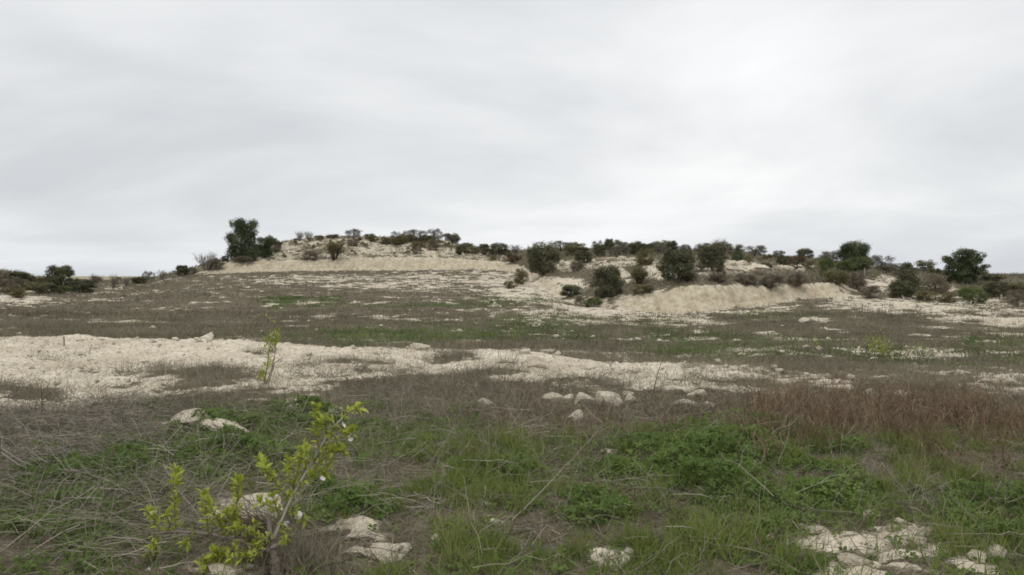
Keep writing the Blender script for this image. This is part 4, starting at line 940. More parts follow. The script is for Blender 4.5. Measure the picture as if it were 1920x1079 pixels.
# scrub on the slopes
tufts(G, 60000, 50, 128, lambda c: np.clip(c['hill'] * (1 - c['bare']) * .75 * (1 - c['far']), 0, 1), 8, (.12, .5), (.03, .06), (.2, 1.25), scrub_h, .35, .25, 1)
tufts(G, 26000, 50, 128, lambda c: np.clip(c['hill'] * (1 - c['bare']) * .3 * (1 - c['far']), 0, 1), 8, (.10, .4), (.03, .06), (.2, 1.25), clover_h, .2, .25, 1)
tufts(G, 5000, 44, 110, lambda c: np.clip(c['cut'] * (.12 + .5 * (1 - smooth(.3, .9, c['cut']))), 0, 1), 7, (.10, .4), (.02, .04), (.2, 1.25), scrub_h, .35, .1, 1)

for h, name, mat in ((grass_h, 'grass', M_GRASS), (clover_h, 'ground_cover', M_CLOVER), (rust_h, 'rust_weeds', M_RUST), (stalk_h, 'dead_stalks', M_STALK),
                     (dry_h, 'dry_weeds', M_DRY), (scrub_h, 'scrub', M_DRY)):
    tag(h.build(name, mat), {'grass': 'bent green grass blades growing among the stones in front',
                             'ground_cover': 'low leafy green clover and weeds in patches over the ground',
                             'rust_weeds': 'rusty brown upright dead weeds in a band across the ground',
                             'dead_stalks': 'grey dead stalks lying tangled over the green',
                             'dry_weeds': 'short dry grey brown weeds covering the field and strip',
                             'scrub': 'grey brown low scrub on the slopes among the bushes'}[name], name.replace('_', ' '), None, 'stuff')
# ---------------------------------------------------------------- stones
def rock_material():
    m, nt, out = new_mat('limestone')
    t = nt.nodes.new('ShaderNodeTexCoord'); oi = nt.nodes.new('ShaderNodeObjectInfo')
    P = t.outputs['Object']
    n1 = noise(nt, P, 2.2, 6, .6); n2 = noise(nt, P, 11, 5, .65)
    c = ramp(nt, n1, [(.3, (.36, .315, .24)), (.5, (.51, .46, .37)), (.7, (.64, .595, .505))])
    n0 = noise(nt, nt.nodes.new('ShaderNodeNewGeometry').outputs['Position'], 3.5, 7, .7)
    c = mix(nt, mathn(nt, 'MULTIPLY', ramp(nt, n0, [(.46, (0, 0, 0)), (.64, (1, 1, 1))]), .6), c, (.27, .225, .165))
    c = mix(nt, .45, c, ramp(nt, n2, [(.34, (.20, .175, .135)), (.5, (.55, .50, .42)), (.7, (.70, .67, .60))]))
    c = mix(nt, .7, c, ramp(nt, oi.outputs['Random'], [(0, (.66, .63, .58)), (1, (1.06, 1.05, 1.03))]), 'MULTIPLY')
    p = nt.nodes.new('ShaderNodeBsdfPrincipled'); p.inputs['Roughness'].default_value = .95; p.inputs['Specular IOR Level'].default_value = .1
    nt.links.new(c, p.inputs['Base Color'])
    b = nt.nodes.new('ShaderNodeBump'); b.inputs['Strength'].default_value = .6; b.inputs['Distance'].default_value = .04
    nt.links.new(mathn(nt, 'ADD', n2, mathn(nt, 'MULTIPLY', n1, .6)), b.inputs['Height']); nt.links.new(b.outputs[0], p.inputs['Normal'])
    nt.links.new(p.outputs[0], out.inputs['Surface'])
    return m
M_ROCK = rock_material()
import bmesh
def rock_mesh(seed, sub=4, cuts=12, rough=.10):
    rng = np.random.default_rng(seed)
    bm = bmesh.new(); bmesh.ops.create_icosphere(bm, subdivisions=sub, radius=1)
    V = np.array([v.co[:] for v in bm.verts]); F = np.array([[v.index for v in f.verts] for f in bm.faces]); bm.free()
    for k in range(cuts):
        nrm = unit(rng.normal(size=3)); d = rng.uniform(.42, .80)
        over = np.maximum(V @ nrm - d, 0)
        V = V - over[:, None] * nrm * .93
    nz = (fbm(V[:, 0] * 2 + V[:, 2], V[:, 1] * 2 + seed, seed, 4) - .5) + (fbm(V[:, 1] * 2.3 - V[:, 2] * 1.7, V[:, 2] * 2 + seed, seed + 3, 4) - .5)
    nz2 = fbm(V[:, 0] * 6 + V[:, 2] * 4, V[:, 1] * 6 - V[:, 2] * 3, seed + 9, 3) - .5
    V = V * (1 + rough * 1.6 * nz + rough * .7 * nz2)[:, None]
    V /= (V.max(0) - V.min(0))
    return make_mesh('rock', V, F, M_ROCK, None, sub < 3)
ROCKS = [rock_mesh(500 + q, 4, 17, .10) for q in range(8)] + [rock_mesh(520 + q, 5, 7, .30) for q in range(4)]
SMALL = [rock_mesh(540 + q, 3, 9) for q in range(5)]
rr = np.random.default_rng(9)
def rock(px, py, w, h, label, group=None, deep=1.0, key=None, sink=.28, Dmin=3.0, name='rock'):
    """a stone whose visible foot is at the pixel; w, h are its seen width and height in photo pixels"""
    x, d, z = at_px(px, py, Dmin)
    W = w / FPX * d; H = h / FPX * d * (1.0 if group == BOULD else .62 if group == NEAR and sink >= .4 else .86)
    if group == NEAR and sink >= .4: key = int(rr.integers(8, 12)); W *= 1.15
    me = (ROCKS if max(w, h) > 16 else SMALL)[rr.integers(0, 5)] if key is None else ROCKS[key]
    H2 = H / (1 - sink)
    y = d + W * deep * .35
    z2 = float(ground_z(np.array([x]), np.array([y]))[0])
    o = link(name, me, None, (x, y, min(z, z2) + H2 * .5 - H2 * sink), (rr.normal() * .08, rr.normal() * .08, rr.uniform(0, 6.28) if deep > .75 and W < H * 2.2 else rr.normal() * .15), (W, W * deep, H2))
    return tag(o, label, 'rock', group)
BOULD = 'pale limestone boulders at the edge of the strip'
NEAR = 'pale stones among the plants in front'
FIELD = 'white stones lying in the field beyond the strip'
rock(363, 808, 96, 38, 'white marl boulder with a low tail, beside the dark green patch', NEAR, .7, 0, .25)
rock(418, 812, 96, 22, 'flat tail of white rubble beside the big white marl boulder', NEAR, .6, 10, .3)
rock(470, 984, 112, 66, 'large pale rock behind the flowering sapling and its thorny dead plant', NEAR, .8, 2, .25)
rock(420, 1094, 130, 40, 'flat pale slab lying at the foot of the flowering sapling', NEAR, .8, 3, .4)
rock(668, 1012, 52, 24, 'pale lump at the top of the bare stony patch beside the flowering sapling', NEAR, .8, 4, .45)
rock(722, 1056, 84, 36, 'broad low pale rock in the bare patch beside the flowering sapling', NEAR, .9, 5, .5)
rock(662, 1046, 46, 20, 'small pale rock on the sapling side of the bare stony patch', NEAR, .9, 6, .45)
rock(815, 1020, 22, 14, 'small stone alone in the middle of the grass past the bare stony patch', NEAR, 1, None, .3)
rock(927, 988, 36, 16, 'low pale stone half hidden by brown weeds in the middle of the grass', NEAR, .8, 7, .4)
rock(909, 953, 14, 10, 'little pale stone poking out of the grass behind the low pale stone', NEAR, 1)
rock(866, 859, 14, 10, 'tiny white stone in the green between the sapling tip and the rusty weeds', NEAR, 1)
rock(960, 820, 12, 8, 'tiny pale stone at the near edge of the rusty weeds', NEAR, 1)
rock(1146, 853, 34, 10, 'flat pinkish stone between the rusty weeds and the clover mound', NEAR, .8, 1, .4)
rock(1152, 1052, 40, 22, 'pale rock beside the bright grass at the bottom of the view', NEAR, .9, 3, .4)
rock(1128, 1068, 44, 24, 'crumbly pale rock touching the bright grass at the bottom of the view', NEAR, .9, 4, .45)
rock(1180, 1044, 20, 12, 'small stone just past the crumbly pale rock by the bright grass', NEAR, 1)
rock(1641, 976, 36, 20, 'rounded cream stone at the far end of the bare stony ground', NEAR, .9, 5, .25)
rock(1450, 1018, 20, 14, 'small white stone in the grass below the clover mound', NEAR, 1)
rock(1436, 1018, 12, 8, 'smaller white stone touching the small white stone below the clover mound', NEAR, 1)
rock(1508, 995, 24, 12, 'first pale stone of the scatter below the clover mound', NEAR, 1)
rock(1545, 1004, 44, 14, 'flat pale stone in the scatter below the clover mound', NEAR, .8, 6, .45)
rock(1596, 1008, 40, 14, 'flat pale stone in the middle of the scatter of stones', NEAR, .8, 7, .45)
rock(1652, 1000, 30, 12, 'pale stone of the scatter directly in front of the rounded cream stone', NEAR, .8, 0, .4)
rock(1700, 988, 30, 12, 'pale stone of the scatter near the tall grass', NEAR, .8, 1, .4)
rock(1746, 974, 18, 8, 'small stone under the tall grass at the end of the scatter', NEAR, 1)
rock(1612, 1064, 60, 26, 'low chalky rock at the near edge of the bare patch at the bottom', NEAR, .9, 2, .5)
rock(1670, 1058, 56, 22, 'low chalky rock in the middle of the bare patch at the bottom', NEAR, .9, 3, .5)
rock(1728, 1024, 50, 14, 'flat chalky rock at the far edge of the bare patch at the bottom', NEAR, .8, 4, .45)
rock(1843, 1060, 38, 26, 'knobbly cream rock, the first of two near the bottom corner', NEAR, .9, 5, .25)
rock(1880, 1052, 54, 24, 'longer cream rock beside the knobbly one near the bottom corner', NEAR, .7, 6, .35)
rock(1725, 1072, 26, 12, 'small cream stone between the bare patch and the knobbly rock', NEAR, 1)
rock(1845, 928, 26, 10, 'flat stone in the grass close to the bent dead reeds', NEAR, .8, 7, .4)
# boulders of the strip's far end
rock(1040, 759, 40, 22, 'rounded boulder, first of the boulder row behind the rusty weeds', BOULD, .8, 2, .3)
rock(1066, 759, 24, 19, 'small boulder between the first rounded one and the cracked one', BOULD, .9, 3, .3)
rock(1100, 763, 42, 25, 'cracked boulder in the middle of the boulder row', BOULD, .8, 4, .3)
rock(1141, 763, 58, 31, 'largest boulder at the end of the boulder row', BOULD, .8, 5, .3)
rock(1183, 757, 30, 15, 'low boulder trailing off the largest one', BOULD, .8, 6, .4)
rock(1180, 743, 26, 9, 'flat stone behind the largest boulder of the row', BOULD, .8, 7, .4)
rock(1084, 793, 40, 19, 'lone whitish boulder sunk in the rusty weeds before the boulder row', BOULD, .8, 0, .3)
rock(911, 764, 36, 14, 'pale stone before the boulder row, in grey weeds', BOULD, .8, 1, .4)
rock(697, 766, 12, 9, 'bright white stone near the tip of the flowering sapling', NEAR, 1)
rock(1236, 736, 18, 16, 'round stone beside the leaning dead stake', BOULD, 1, 2, .2)
rock(1252, 738, 18, 9, 'flat stone between the round one and the block', BOULD, 1, 3, .3)
rock(1276, 741, 30, 17, 'square pale block with a yellowish side', BOULD, .8, 4, .2)
rock(1298, 746, 14, 8, 'small yellowish stone beside the square pale block', BOULD, 1)
rock(1313, 745, 34, 14, 'lumpy stone past the square pale block', BOULD, .8, 5, .3)
rock(1290, 763, 60, 12, 'low ledge of white rubble in front of the square pale block', BOULD, .6, 6, .45)
rock(1332, 764, 26, 10, 'end stone of the low ledge of white rubble', BOULD, .8, 7, .4)
rock(1581, 742, 56, 20, 'pale flat-topped boulder alone behind the tallest rusty weeds', BOULD, .8, 3, .3)
rock(1634, 744, 20, 14, 'small grey stone beside the pale flat-topped boulder', BOULD, 1, 1, .3)
rock(1698, 746, 28, 11, 'small pale stone past the grey stone, among rusty weeds', BOULD, .8, 0, .35)
rock(1730, 757, 34, 9, 'low pale stone at the end of the rusty weeds', BOULD, .8, 2, .4)
rock(1812, 705, 30, 10, 'pale stone leading the stony bank at the edge of the photo', BOULD, .8, 4, .4)
rock(1862, 722, 44, 13, 'broad pale stone in the stony bank at the edge of the photo', BOULD, .8, 5, .4)
rock(1902, 724, 36, 14, 'pale boulder of the stony bank, cut by the edge of the photo', BOULD, .8, 6, .35)
rock(1005, 690, 44, 24, 'big pale lump on the far lip of the bulldozed strip', BOULD, .8, 7, .4)
rock(783, 656, 40, 11, 'long pale lump on the far lip of the strip, before the green band', BOULD, .7, 1, .4)
rock(985, 664, 24, 9, 'pale lump on the far lip just behind the big pale lump', BOULD, .8, 3, .4)
rock(1045, 667, 12, 8, 'small white stone perched on the far lip of the strip', BOULD, 1)
rock(1108, 691, 22, 9, 'stone on the strip past the big pale lump', BOULD, .8, 0, .4)
for i, (px, py, w, h, extra) in enumerate([
    (1348, 682, 14, 8, 'first of the loose stones where the strip breaks up'), (1362, 690, 12, 7, 'second of the loose stones where the strip breaks up'),
    (1399, 693, 18, 9, 'roundest of the loose stones where the strip breaks up'), (1422, 697, 14, 8, 'loose stone beside the roundest one where the strip breaks up'),
    (1464, 701, 22, 10, 'wide loose one ending the broken strip'), (1452, 692, 12, 7, 'loose one behind the wide one ending the broken strip'),
    (1380, 712, 16, 8, 'loose stone lying nearer, before the broken end of the strip'), (1556, 708, 14, 7, 'white stone between the broken strip and the stony bank'),
    (1601, 713, 18, 9, 'rounded white stone between the broken strip and the stony bank')]):
    rock(px, py, w, h, 'small white stone, ' + extra, BOULD, .9, None, .3)
for px, py, w, h, extra in [
    (1514, 606, 22, 11, 'largest one, alone on brown weeds before the cut bank'), (1183, 641, 18, 8, 'wide one in the green beyond the strip lip'), (1197, 640, 14, 7, 'next to the wide one in the green'),
    (1250, 632, 18, 6, 'yellowish one between the wide one and the cut bank'), (1308, 627, 14, 6, 'below the middle of the cut bank'), (1384, 642, 18, 7, 'in green weeds at the dip of the field'),
    (1393, 668, 14, 6, 'nearest one before the loose stones'), (1513, 653, 18, 7, 'near the yellowish sapling, flat'), (1541, 657, 18, 8, 'near the yellowish sapling, rounded'),
    (1643, 675, 14, 5, 'right under the yellowish sapling'), (927, 572, 8, 6, 'round one on the upper green band'), (1053, 596, 12, 6, 'on the pale tongue below the spur'),
    (1043, 633, 18, 7, 'on the lower green band'), (1091, 614, 14, 5, 'at the end of the lower green band'), (1311, 626, 10, 4, 'tiny one below the cut bank'),
    (594, 621, 9, 5, 'at the start of the lower green band'), (860, 622, 12, 6, 'in the middle of the lower green band'), (388, 636, 28, 15, 'grey lump just over the lip of the strip'),
    (125, 552, 9, 5, 'below the yellowish green bush'), (41, 559, 12, 5, 'at the foot of the low mound'), (224, 542, 9, 5, 'below the bare shrubs of the horizon'), (812, 515, 14, 5, 'squarish one just below the long bank'),
    (655, 541, 9, 4, 'in the middle of the stony field'), (1745, 633, 20, 5, 'flat one in the brown field past the yellowish sapling'), (1775, 620, 16, 5, 'behind the flat one past the yellowish sapling'), (1640, 557, 12, 6, 'by the foot of the pale gap')]:
    rock(px, py, w, h, 'white field stone, ' + extra, FIELD, .9, None, .3, 14)
# rubble on the spur and the white boulders of the saddle
SP = 'white rubble on the spur and saddle'
for px, py, w, h, lab, *ky in [
    (1384, 515, 60, 30, 'big pale rock of the twin white rock mound, nearer the layered oak', 8), (1423, 516, 58, 25, 'rounded dome of the twin white rock mound', 9), (1400, 497, 30, 10, 'rubble behind the twin white rock mound'),
    (1458, 508, 20, 12, 'first white rock of the broken row below the rusty bush'), (1480, 508, 22, 10, 'second white rock of the broken row below the rusty bush'), (1503, 511, 18, 9, 'last white rock of the broken row below the rusty bush'),
    (1127, 490, 22, 9, 'first white block of the rubble line on the spur'), (1147, 490, 22, 9, 'second white block of the rubble line on the spur'), (1168, 489, 22, 9, 'third white block of the rubble line on the spur'), (1188, 489, 18, 8, 'last white block of the rubble line on the spur'),
    (1105, 506, 16, 11, 'white boulder beside the low dark oak of the spur'), (1056, 498, 18, 12, 'white rock between the biggest round oak and the brown bush'), (1078, 508, 12, 6, 'small white rock under the brown bush'),
    (902, 475, 9, 6, 'first white boulder of the saddle by the hill end'), (925, 479, 12, 6, 'second white boulder of the saddle by the hill end'), (945, 485, 14, 7, 'third white boulder of the saddle by the hill end'), (960, 492, 12, 5, 'last white boulder of the saddle by the hill end'),
    (1730, 541, 24, 9, 'heap of white stones behind the olive bush'), (1786, 550, 22, 13, 'white rocks showing under the open-branched pine'), (1321, 502, 14, 12, 'white rock showing through the layered oak'),
    (1718, 561, 16, 6, 'white lump on the stony edge below the pointed oak'), (1766, 566, 22, 6, 'white lump on the stony edge below the olive bush'), (1858, 570, 12, 7, 'first white stone under the fence posts'), (1870, 573, 10, 6, 'second white stone under the fence posts')]:
    rock(px, py, w, h, lab, SP, .8, ky[0] if ky else int(rr.integers(8, 12)), .3, 30)
# loose small stones strewn over bare ground
cand = np.stack([rr.uniform(-14, 16, 9000), rr.uniform(3.6, 24, 9000)], 1)
cc = cover(cand[:, 0], cand[:, 1])
ok = (cc['bare'] > .35) & (np.abs(cand[:, 0]) < cand[:, 1] * .66) & (cc['py'] < 1085)
count = 0
for i in np.nonzero(ok)[0]:
    if count >= 260: break
    x, y = cand[i]; z = float(ground_z(np.array([x]), np.array([y]))[0])
    s = min(rr.uniform(.03, .075) * (.6 + y / 16), .16) * (1.0 if rr.random() < .85 else 1.5)
    o = link('loose_stone', SMALL[rr.integers(0, 5)], None, (x, y, z + s * .12), (rr.normal() * .3, rr.normal() * .3, rr.uniform(0, 6.28)), (s, s * rr.uniform(.6, .9), s * rr.uniform(.45, .75)))
    near_ = cc['strip'][i] < .5
    tag(o, 'loose small pale stone strewn on the bare patches among the plants' if near_ else 'loose small pale stone strewn on the bulldozed strip', 'stone',
        'loose stones among the plants' if near_ else 'loose stones on the strip')
    count += 1
# fallen blocks along the foot of the cut banks
cand = np.stack([rr.uniform(-40, 30, 60000), rr.uniform(44, 96, 60000)], 1)
cc = cover(cand[:, 0], cand[:, 1]); zc = ground_z(cand[:, 0], cand[:, 1])
cc2 = cover(cand[:, 0], cand[:, 1] + 1.2)
foot = np.nonzero((cc['cut'] < .25) & (cc2['cut'] > .4) & (cc['hill'] < .2))[0][:70]
for i in foot:
    x, y = cand[i]; s = rr.uniform(.12, .34); z = float(zc[i])
    o = link('fallen_block', ROCKS[rr.integers(0, 12)], None, (x, y, z + s * .12), (rr.normal() * .3, rr.normal() * .3, rr.uniform(0, 6.28)), (s * 1.3, s, s * .7))
    tag(o, 'small pale block fallen along the foot of the cut banks', 'rock', 'fallen blocks below the cut banks')
# gravel: chips nobody could count
P, c = scatter(rr, 90000, 3.5, 26, lambda c: np.clip(c['bare'] * .26, 0, 1), .75)
P2, c2 = scatter(rr, 60000, 24, 112, lambda c: np.clip(c['bare'] * (c['field'] + .5 * c['hill']) * .2 * (1 - c['cut']) + .006 * c['field'], 0, 1), .8)
P = np.concatenate([P, P2]); n = len(P)
s = np.where(np.arange(n) < len(c['px']), rr.uniform(.005, .02, n) * (.7 + P[:, 1] / 22), .03 + .13 * rr.random(n) ** 3)
octv = np.array([[1, 0, 0], [-.9, .1, 0], [.1, 1, 0], [0, -1, .1], [.3, .1, .45], [0, 0, -.5]])
V = octv[None] * (1 + rr.normal(size=(n, 6, 1)) * .22)
an = rr.uniform(0, 6.28, n); ca, sa = np.cos(an), np.sin(an)
V = np.stack([V[..., 0] * ca[:, None] - V[..., 1] * sa[:, None], V[..., 0] * sa[:, None] + V[..., 1] * ca[:, None], V[..., 2]], -1) * s[:, None, None] + (P + np.stack([0 * s, 0 * s, s * .15], -1))[:, None]
tri = np.array([[0, 2, 4], [2, 1, 4], [1, 3, 4], [3, 0, 4], [2, 0, 5], [1, 2, 5], [3, 1, 5], [0, 3, 5]])
F = (np.arange(n)[:, None, None] * 6 + tri[None]).reshape(-1, 3)
M_GRAVEL = plant_mat('gravel_chip', [(0, (.29, .25, .19)), (.5, (.46, .41, .325)), (1, (.60, .555, .47))], 0, .95, 0, .1)
tag(link('gravel', make_mesh('gravel', V.reshape(-1, 3), F, M_GRAVEL, {'v': np.repeat(rr.random(n), 6)})), 'fine pale limestone gravel over bare ground', 'gravel', None, 'stuff')
# ---------------------------------------------------------------- young almond trees, dead stems, posts
M_ALMOND = plant_mat('almond_leaf', [(0, (.20, .235, .034)), (.5, (.36, .415, .062)), (1, (.52, .53, .12))], .45, .55, .05, .35)
M_ALMBARK = plant_mat('almond_bark', [(0, (.10, .075, .06)), (.5, (.17, .14, .12)), (1, (.26, .23, .20))], 0)
M_TWIGD = plant_mat('thorny_twig', [(0, (.06, .04, .03)), (.5, (.11, .08, .062)), (1, (.17, .13, .10))], 0)
M_PALEW = plant_mat('pale_dead_wood', [(0, (.20, .18, .155)), (.5, (.30, .275, .24)), (1, (.42, .39, .35))], 0)
M_PETAL = plant_mat('white_petal', [(0, (.70, .68, .68)), (1, (.84, .82, .82))], .3, .6, 0)
S = np.random.default_rng(404)

def leaf_mesh(rng, P, d, size, wide=.36):
    """pointed leaves, folded along the midrib and drooping to the tip"""
    n = len(P)
    up = unit(np.array([0, 0, 1.0]) + rng.normal(size=(n, 3)) * .35)
    e = unit(np.cross(d, up)); nn = unit(np.cross(e, d))
    s = size[:, None]
    m1 = P + d * s * .38 + nn * s * .05; m2 = P + d * s * .72 + nn * s * .03; tip = P + d * s - nn * s * .10
    a1 = m1 - e * s * wide * .5 + nn * s * .08; b1 = m1 + e * s * wide * .5 + nn * s * .08
    a2 = m2 - e * s * wide * .36 + nn * s * .06; b2 = m2 + e * s * wide * .36 + nn * s * .06
    V = np.stack([P, a1, m1, b1, a2, m2, b2, tip], 1).reshape(-1, 3)
    o = np.arange(n)[:, None, None] * 8
    Q = (o + np.array([[1, 4, 5, 2], [2, 5, 6, 3]])[None]).reshape(-1, 4)
    T = (o + np.array([[0, 1, 2], [0, 2, 3], [4, 7, 5], [5, 7, 6]])[None]).reshape(-1, 3)
    return V, [Q, T]

def blossom_mesh(rng, r):
    VV, FF = [], []
    for k in range(5):
        a = k * 1.2566 + rng.uniform(-.12, .12); d = np.array([math.cos(a), math.sin(a), .25]); e = np.array([-math.sin(a), math.cos(a), 0])
        pts = [d * r * .08, d * r * .5 - e * r * .34 + [0, 0, r * .1], d * r * .95 - e * r * .26 + [0, 0, r * .22], d * r * .88 + [0, 0, r * .16], d * r * .95 + e * r * .26 + [0, 0, r * .22], d * r * .5 + e * r * .34 + [0, 0, r * .1]]
        b = len(VV); VV += [np.array(p) for p in pts]; FF += [[b, b + 1, b + 3, b + 5]]; FF += [[b + 1, b + 2, b + 3, b + 3]]; FF += [[b + 3, b + 4, b + 5, b + 5]]
    V = np.array(VV); Q = [f for f in FF if len(set(f)) == 4]; T = [f[:3] for f in FF if len(set(f)) == 3]
    return make_mesh('blossom', V, [np.array(Q), np.array(T)], M_PETAL, {'v': rng.random(len(V))})
BLOSSOM = [blossom_mesh(S, .024) for _ in range(3)]

def W3(px, py, D):
    return np.array([(px - CX) / FPX * D, D, zof(py, D)])

def sapling_shoot(rng, pts, per, size, out=.9):
    """leaf rosettes along a shoot"""
    pts = np.asarray(pts, float)
    P = []; d = []; sz = []
    seg = np.linalg.norm(np.diff(pts, axis=0), axis=1); L = seg.sum(); cum = np.concatenate([[0], np.cumsum(seg)])
    nrose = max(int(L / .026), 3)
    for t in np.linspace(.04, 1, nrose):
        q = np.array([np.interp(t * L, cum, pts[:, k]) for k in range(3)])
        k = min(np.searchsorted(cum, t * L, 'right') - 1, len(seg) - 1); ax = unit(pts[k + 1] - pts[k])
        for j in range(per + 3 if t < .97 else per + 8):
            v = unit(rng.normal(size=3)); v = v - ax * (v @ ax)
            P.append(q + rng.normal(size=3) * .004); d.append(unit(unit(v) * out + ax * rng.uniform(.2, .9) + np.array([0, 0, .15]))); sz.append(rng.uniform(.55, 1.1) * size * 1.0 * (.8 + .25 * t))
    return np.array(P), np.array(d), np.array(sz)

# --- the flowering sapling close to the viewer
gx, gd, gz_ = at_D(514, 4.22)
t0 = Vector((gx, gd, gz_))
root = link('almond_sapling', None, None, t0); root.empty_display_size = .2
tag(root, 'nearest almond sapling in leaf and white blossom, with one long leaning pale branch', 'sapling', 'young almond trees planted in the field')
D0 = 4.22
def loc(p): return np.asarray(p, float) - np.array(t0)
def tubes(name, paths, mat, sides=7):
    V, F = tube_paths([(loc(a), r) for a, r in paths], sides)
    return link(name, make_mesh(name, V, F, mat, {'v': np.clip(.5 + S.normal(size=len(V)) * .18, 0, 1)}, True), root)
fork = W3(508, 1012, D0)
low = np.array([gx, gd, gz_ - .05])
trunkp = np.stack([low, W3(513, 1085, D0), W3(515, 1062, D0), W3(512, 1040, D0), W3(511, 1024, D0), fork])
tt = np.linspace(0, 5, 40); tp = np.stack([np.interp(tt, np.arange(6), trunkp[:, k]) for k in range(3)], -1) + S.normal(size=(40, 3)) * .0012
tubes('trunk', [(tp, np.interp(tt, np.arange(6), [.021, .020, .022, .019, .020, .017]) * (1 + S.normal(size=40) * .07 + .10 * np.sin(tt * 6) ** 8))], M_ALMBARK, 11)
long_ = np.stack([W3(512, 1012, D0), W3(528, 975, D0 + .01), W3(548, 930, D0 + .02), W3(574, 886, D0 + .03), W3(601, 838, D0 + .05), W3(622, 806, D0 + .06), W3(643, 783, D0 + .07)])
tubes('branch', [(long_, [.0095, .0088, .0082, .0075, .007, .0062, .0045])], M_PALEW)
leftb = np.stack([W3(509, 1036, D0), W3(480, 1030, D0 + .02), W3(455, 1018, D0 + .05), W3(430, 1012, D0 + .08), W3(395, 1004, D0 + .12), W3(360, 1000, D0 + .15), W3(327, 999, D0 + .17), W3(283, 1003, D0 + .19)])
tubes('branch', [(leftb, [.012, .010, .010, .009, .0085, .008, .007, .005])], M_ALMBARK)
darkb = np.stack([fork, W3(524, 985, D0 + .03), W3(538, 958, D0 + .05), W3(545, 942, D0 + .06)])
tubes('branch', [(darkb, [.012, .010, .007, .004]), (np.stack([fork, W3(503, 990, D0), W3(502, 970, D0)]), [.012, .011, .010])], M_ALMBARK)
shoots = [  # (points in photo pixels, distance offset, leaves per whorl, leaf length)
 ([(327, 999), (326, 975), (325, 945), (327, 915), (326, 884)], .17, 3, .058),
 ([(300, 1001), (290, 985), (283, 970), (278, 962)], .19, 3, .058),
 ([(287, 1003), (290, 1030), (288, 1055), (281, 1078)], .20, 3, .055),
 ([(388, 1003), (386, 975), (382, 945), (380, 930)], .13, 3, .058),
 ([(415, 1008), (412, 985), (398, 962), (388, 948)], .10, 4, .058),
 ([(440, 1013), (436, 985), (442, 945), (445, 912), (443, 905)], .07, 3, .058),
 ([(470, 1024), (462, 1000), (440, 975), (425, 965)], .05, 4, .055),
 ([(505, 1020), (480, 1010), (455, 1000), (440, 995)], .0, 4, .055),
 ([(500, 1030), (470, 1048), (430, 1050), (395, 1048), (378, 1062)], -.06, 4, .052),
 ([(450, 1020), (425, 1038), (405, 1046), (390, 1056)], .02, 4, .052),
 ([(365, 1000), (352, 1010), (346, 1022)], .14, 3, .056),
 ([(545, 942), (530, 925), (510, 900), (497, 885), (488, 868)], .06, 4, .058),
 ([(540, 950), (548, 930), (552, 900), (560, 870), (568, 850)], .04, 3, .058),
 ([(560, 908), (580, 895), (592, 885), (602, 886)], .03, 4, .058),
 ([(575, 886), (568, 866), (566, 850), (572, 842)], .05, 4, .056),
 ([(604, 834), (612, 845), (622, 850), (640, 848)], .06, 5, .062),
 ([(597, 845), (592, 820), (590, 795), (592, 768)], .04, 3, .058),
 ([(625, 803), (620, 790), (612, 790), (600, 792)], .06, 3, .056),
 ([(640, 786), (650, 778), (660, 770), (668, 768)], .07, 5, .062),
 ([(632, 796), (640, 800), (650, 812), (658, 815)], .06, 3, .056),
 ([(538, 955), (552, 960), (563, 968), (568, 975)], .02, 5, .056),
 ([(525, 980), (530, 990), (535, 1000), (532, 1012)], .0, 4, .05),
 ([(505, 1000), (500, 1010), (490, 1020), (480, 1022)], -.02, 4, .05),
 ([(522, 975), (515, 950), (510, 935)], .04, 3, .052),
 ([(552, 922), (540, 905), (535, 885), (540, 868)], .05, 4, .056),
 ([(585, 866), (596, 860), (606, 866), (614, 872)], .04, 4, .056),
 ([(612, 818), (606, 800), (604, 785)], .05, 4, .056),
 ([(618, 812), (628, 822), (632, 834)], .05, 4, .058),
 ([(425, 1010), (420, 990), (424, 972)], .08, 4, .056),
 ([(460, 1020), (470, 1005), (478, 990)], .04, 4, .055),
 ([(480, 1028), (450, 1040), (420, 1044), (400, 1040)], -.02, 5, .054),
 ([(310, 1000), (316, 985), (312, 970)], .18, 4, .055),
 ([(288, 1010), (280, 1030), (276, 1050)], .2, 4, .055),
 ([(532, 968), (520, 955), (500, 950), (486, 945)], .05, 4, .055),
]
PP, DD, SS, tw = [], [], [], []
for pts, dy, per, size in shoots:
    w = np.stack([W3(a, b, D0 + dy + S.normal() * .015 * i) for i, (a, b) in enumerate(pts)])
    tw.append((w, np.linspace(.0042, .0018, len(w))))
    p, d, s = sapling_shoot(S, w, per, size); PP.append(p); DD.append(d); SS.append(s)
tubes('twig', tw, M_ALMBARK, 5)
P = np.concatenate(PP) - np.array(t0); d = np.concatenate(DD); s = np.concatenate(SS)
V, F = leaf_mesh(S, P, d, s)
link('foliage', make_mesh('almond_foliage', V, F, M_ALMOND, {'v': np.repeat(np.clip(S.normal(.5, .2, len(P)), 0, 1), 8)}, True), root)
for px, py, dy in [(281, 966, .14), (286, 963, .16), (570, 861, -.02), (603, 900, -.02), (601, 896, .0), (556, 968, -.03), (562, 974, -.02), (553, 975, -.03), (560, 966, 0), (533, 988, -.03), (536, 983, -.02), (497, 1004, -.05), (642, 799, 0), (655, 819, 0), (657, 826, .01), (275, 1072, .1)]:
    link('blossom', BLOSSOM[S.integers(0, 3)], root, loc(W3(px, py, D0 + dy)), (S.uniform(.6, 1.5), S.uniform(-.4, .4), S.uniform(0, 6.28)), (S.uniform(.5, .8),) * 3)

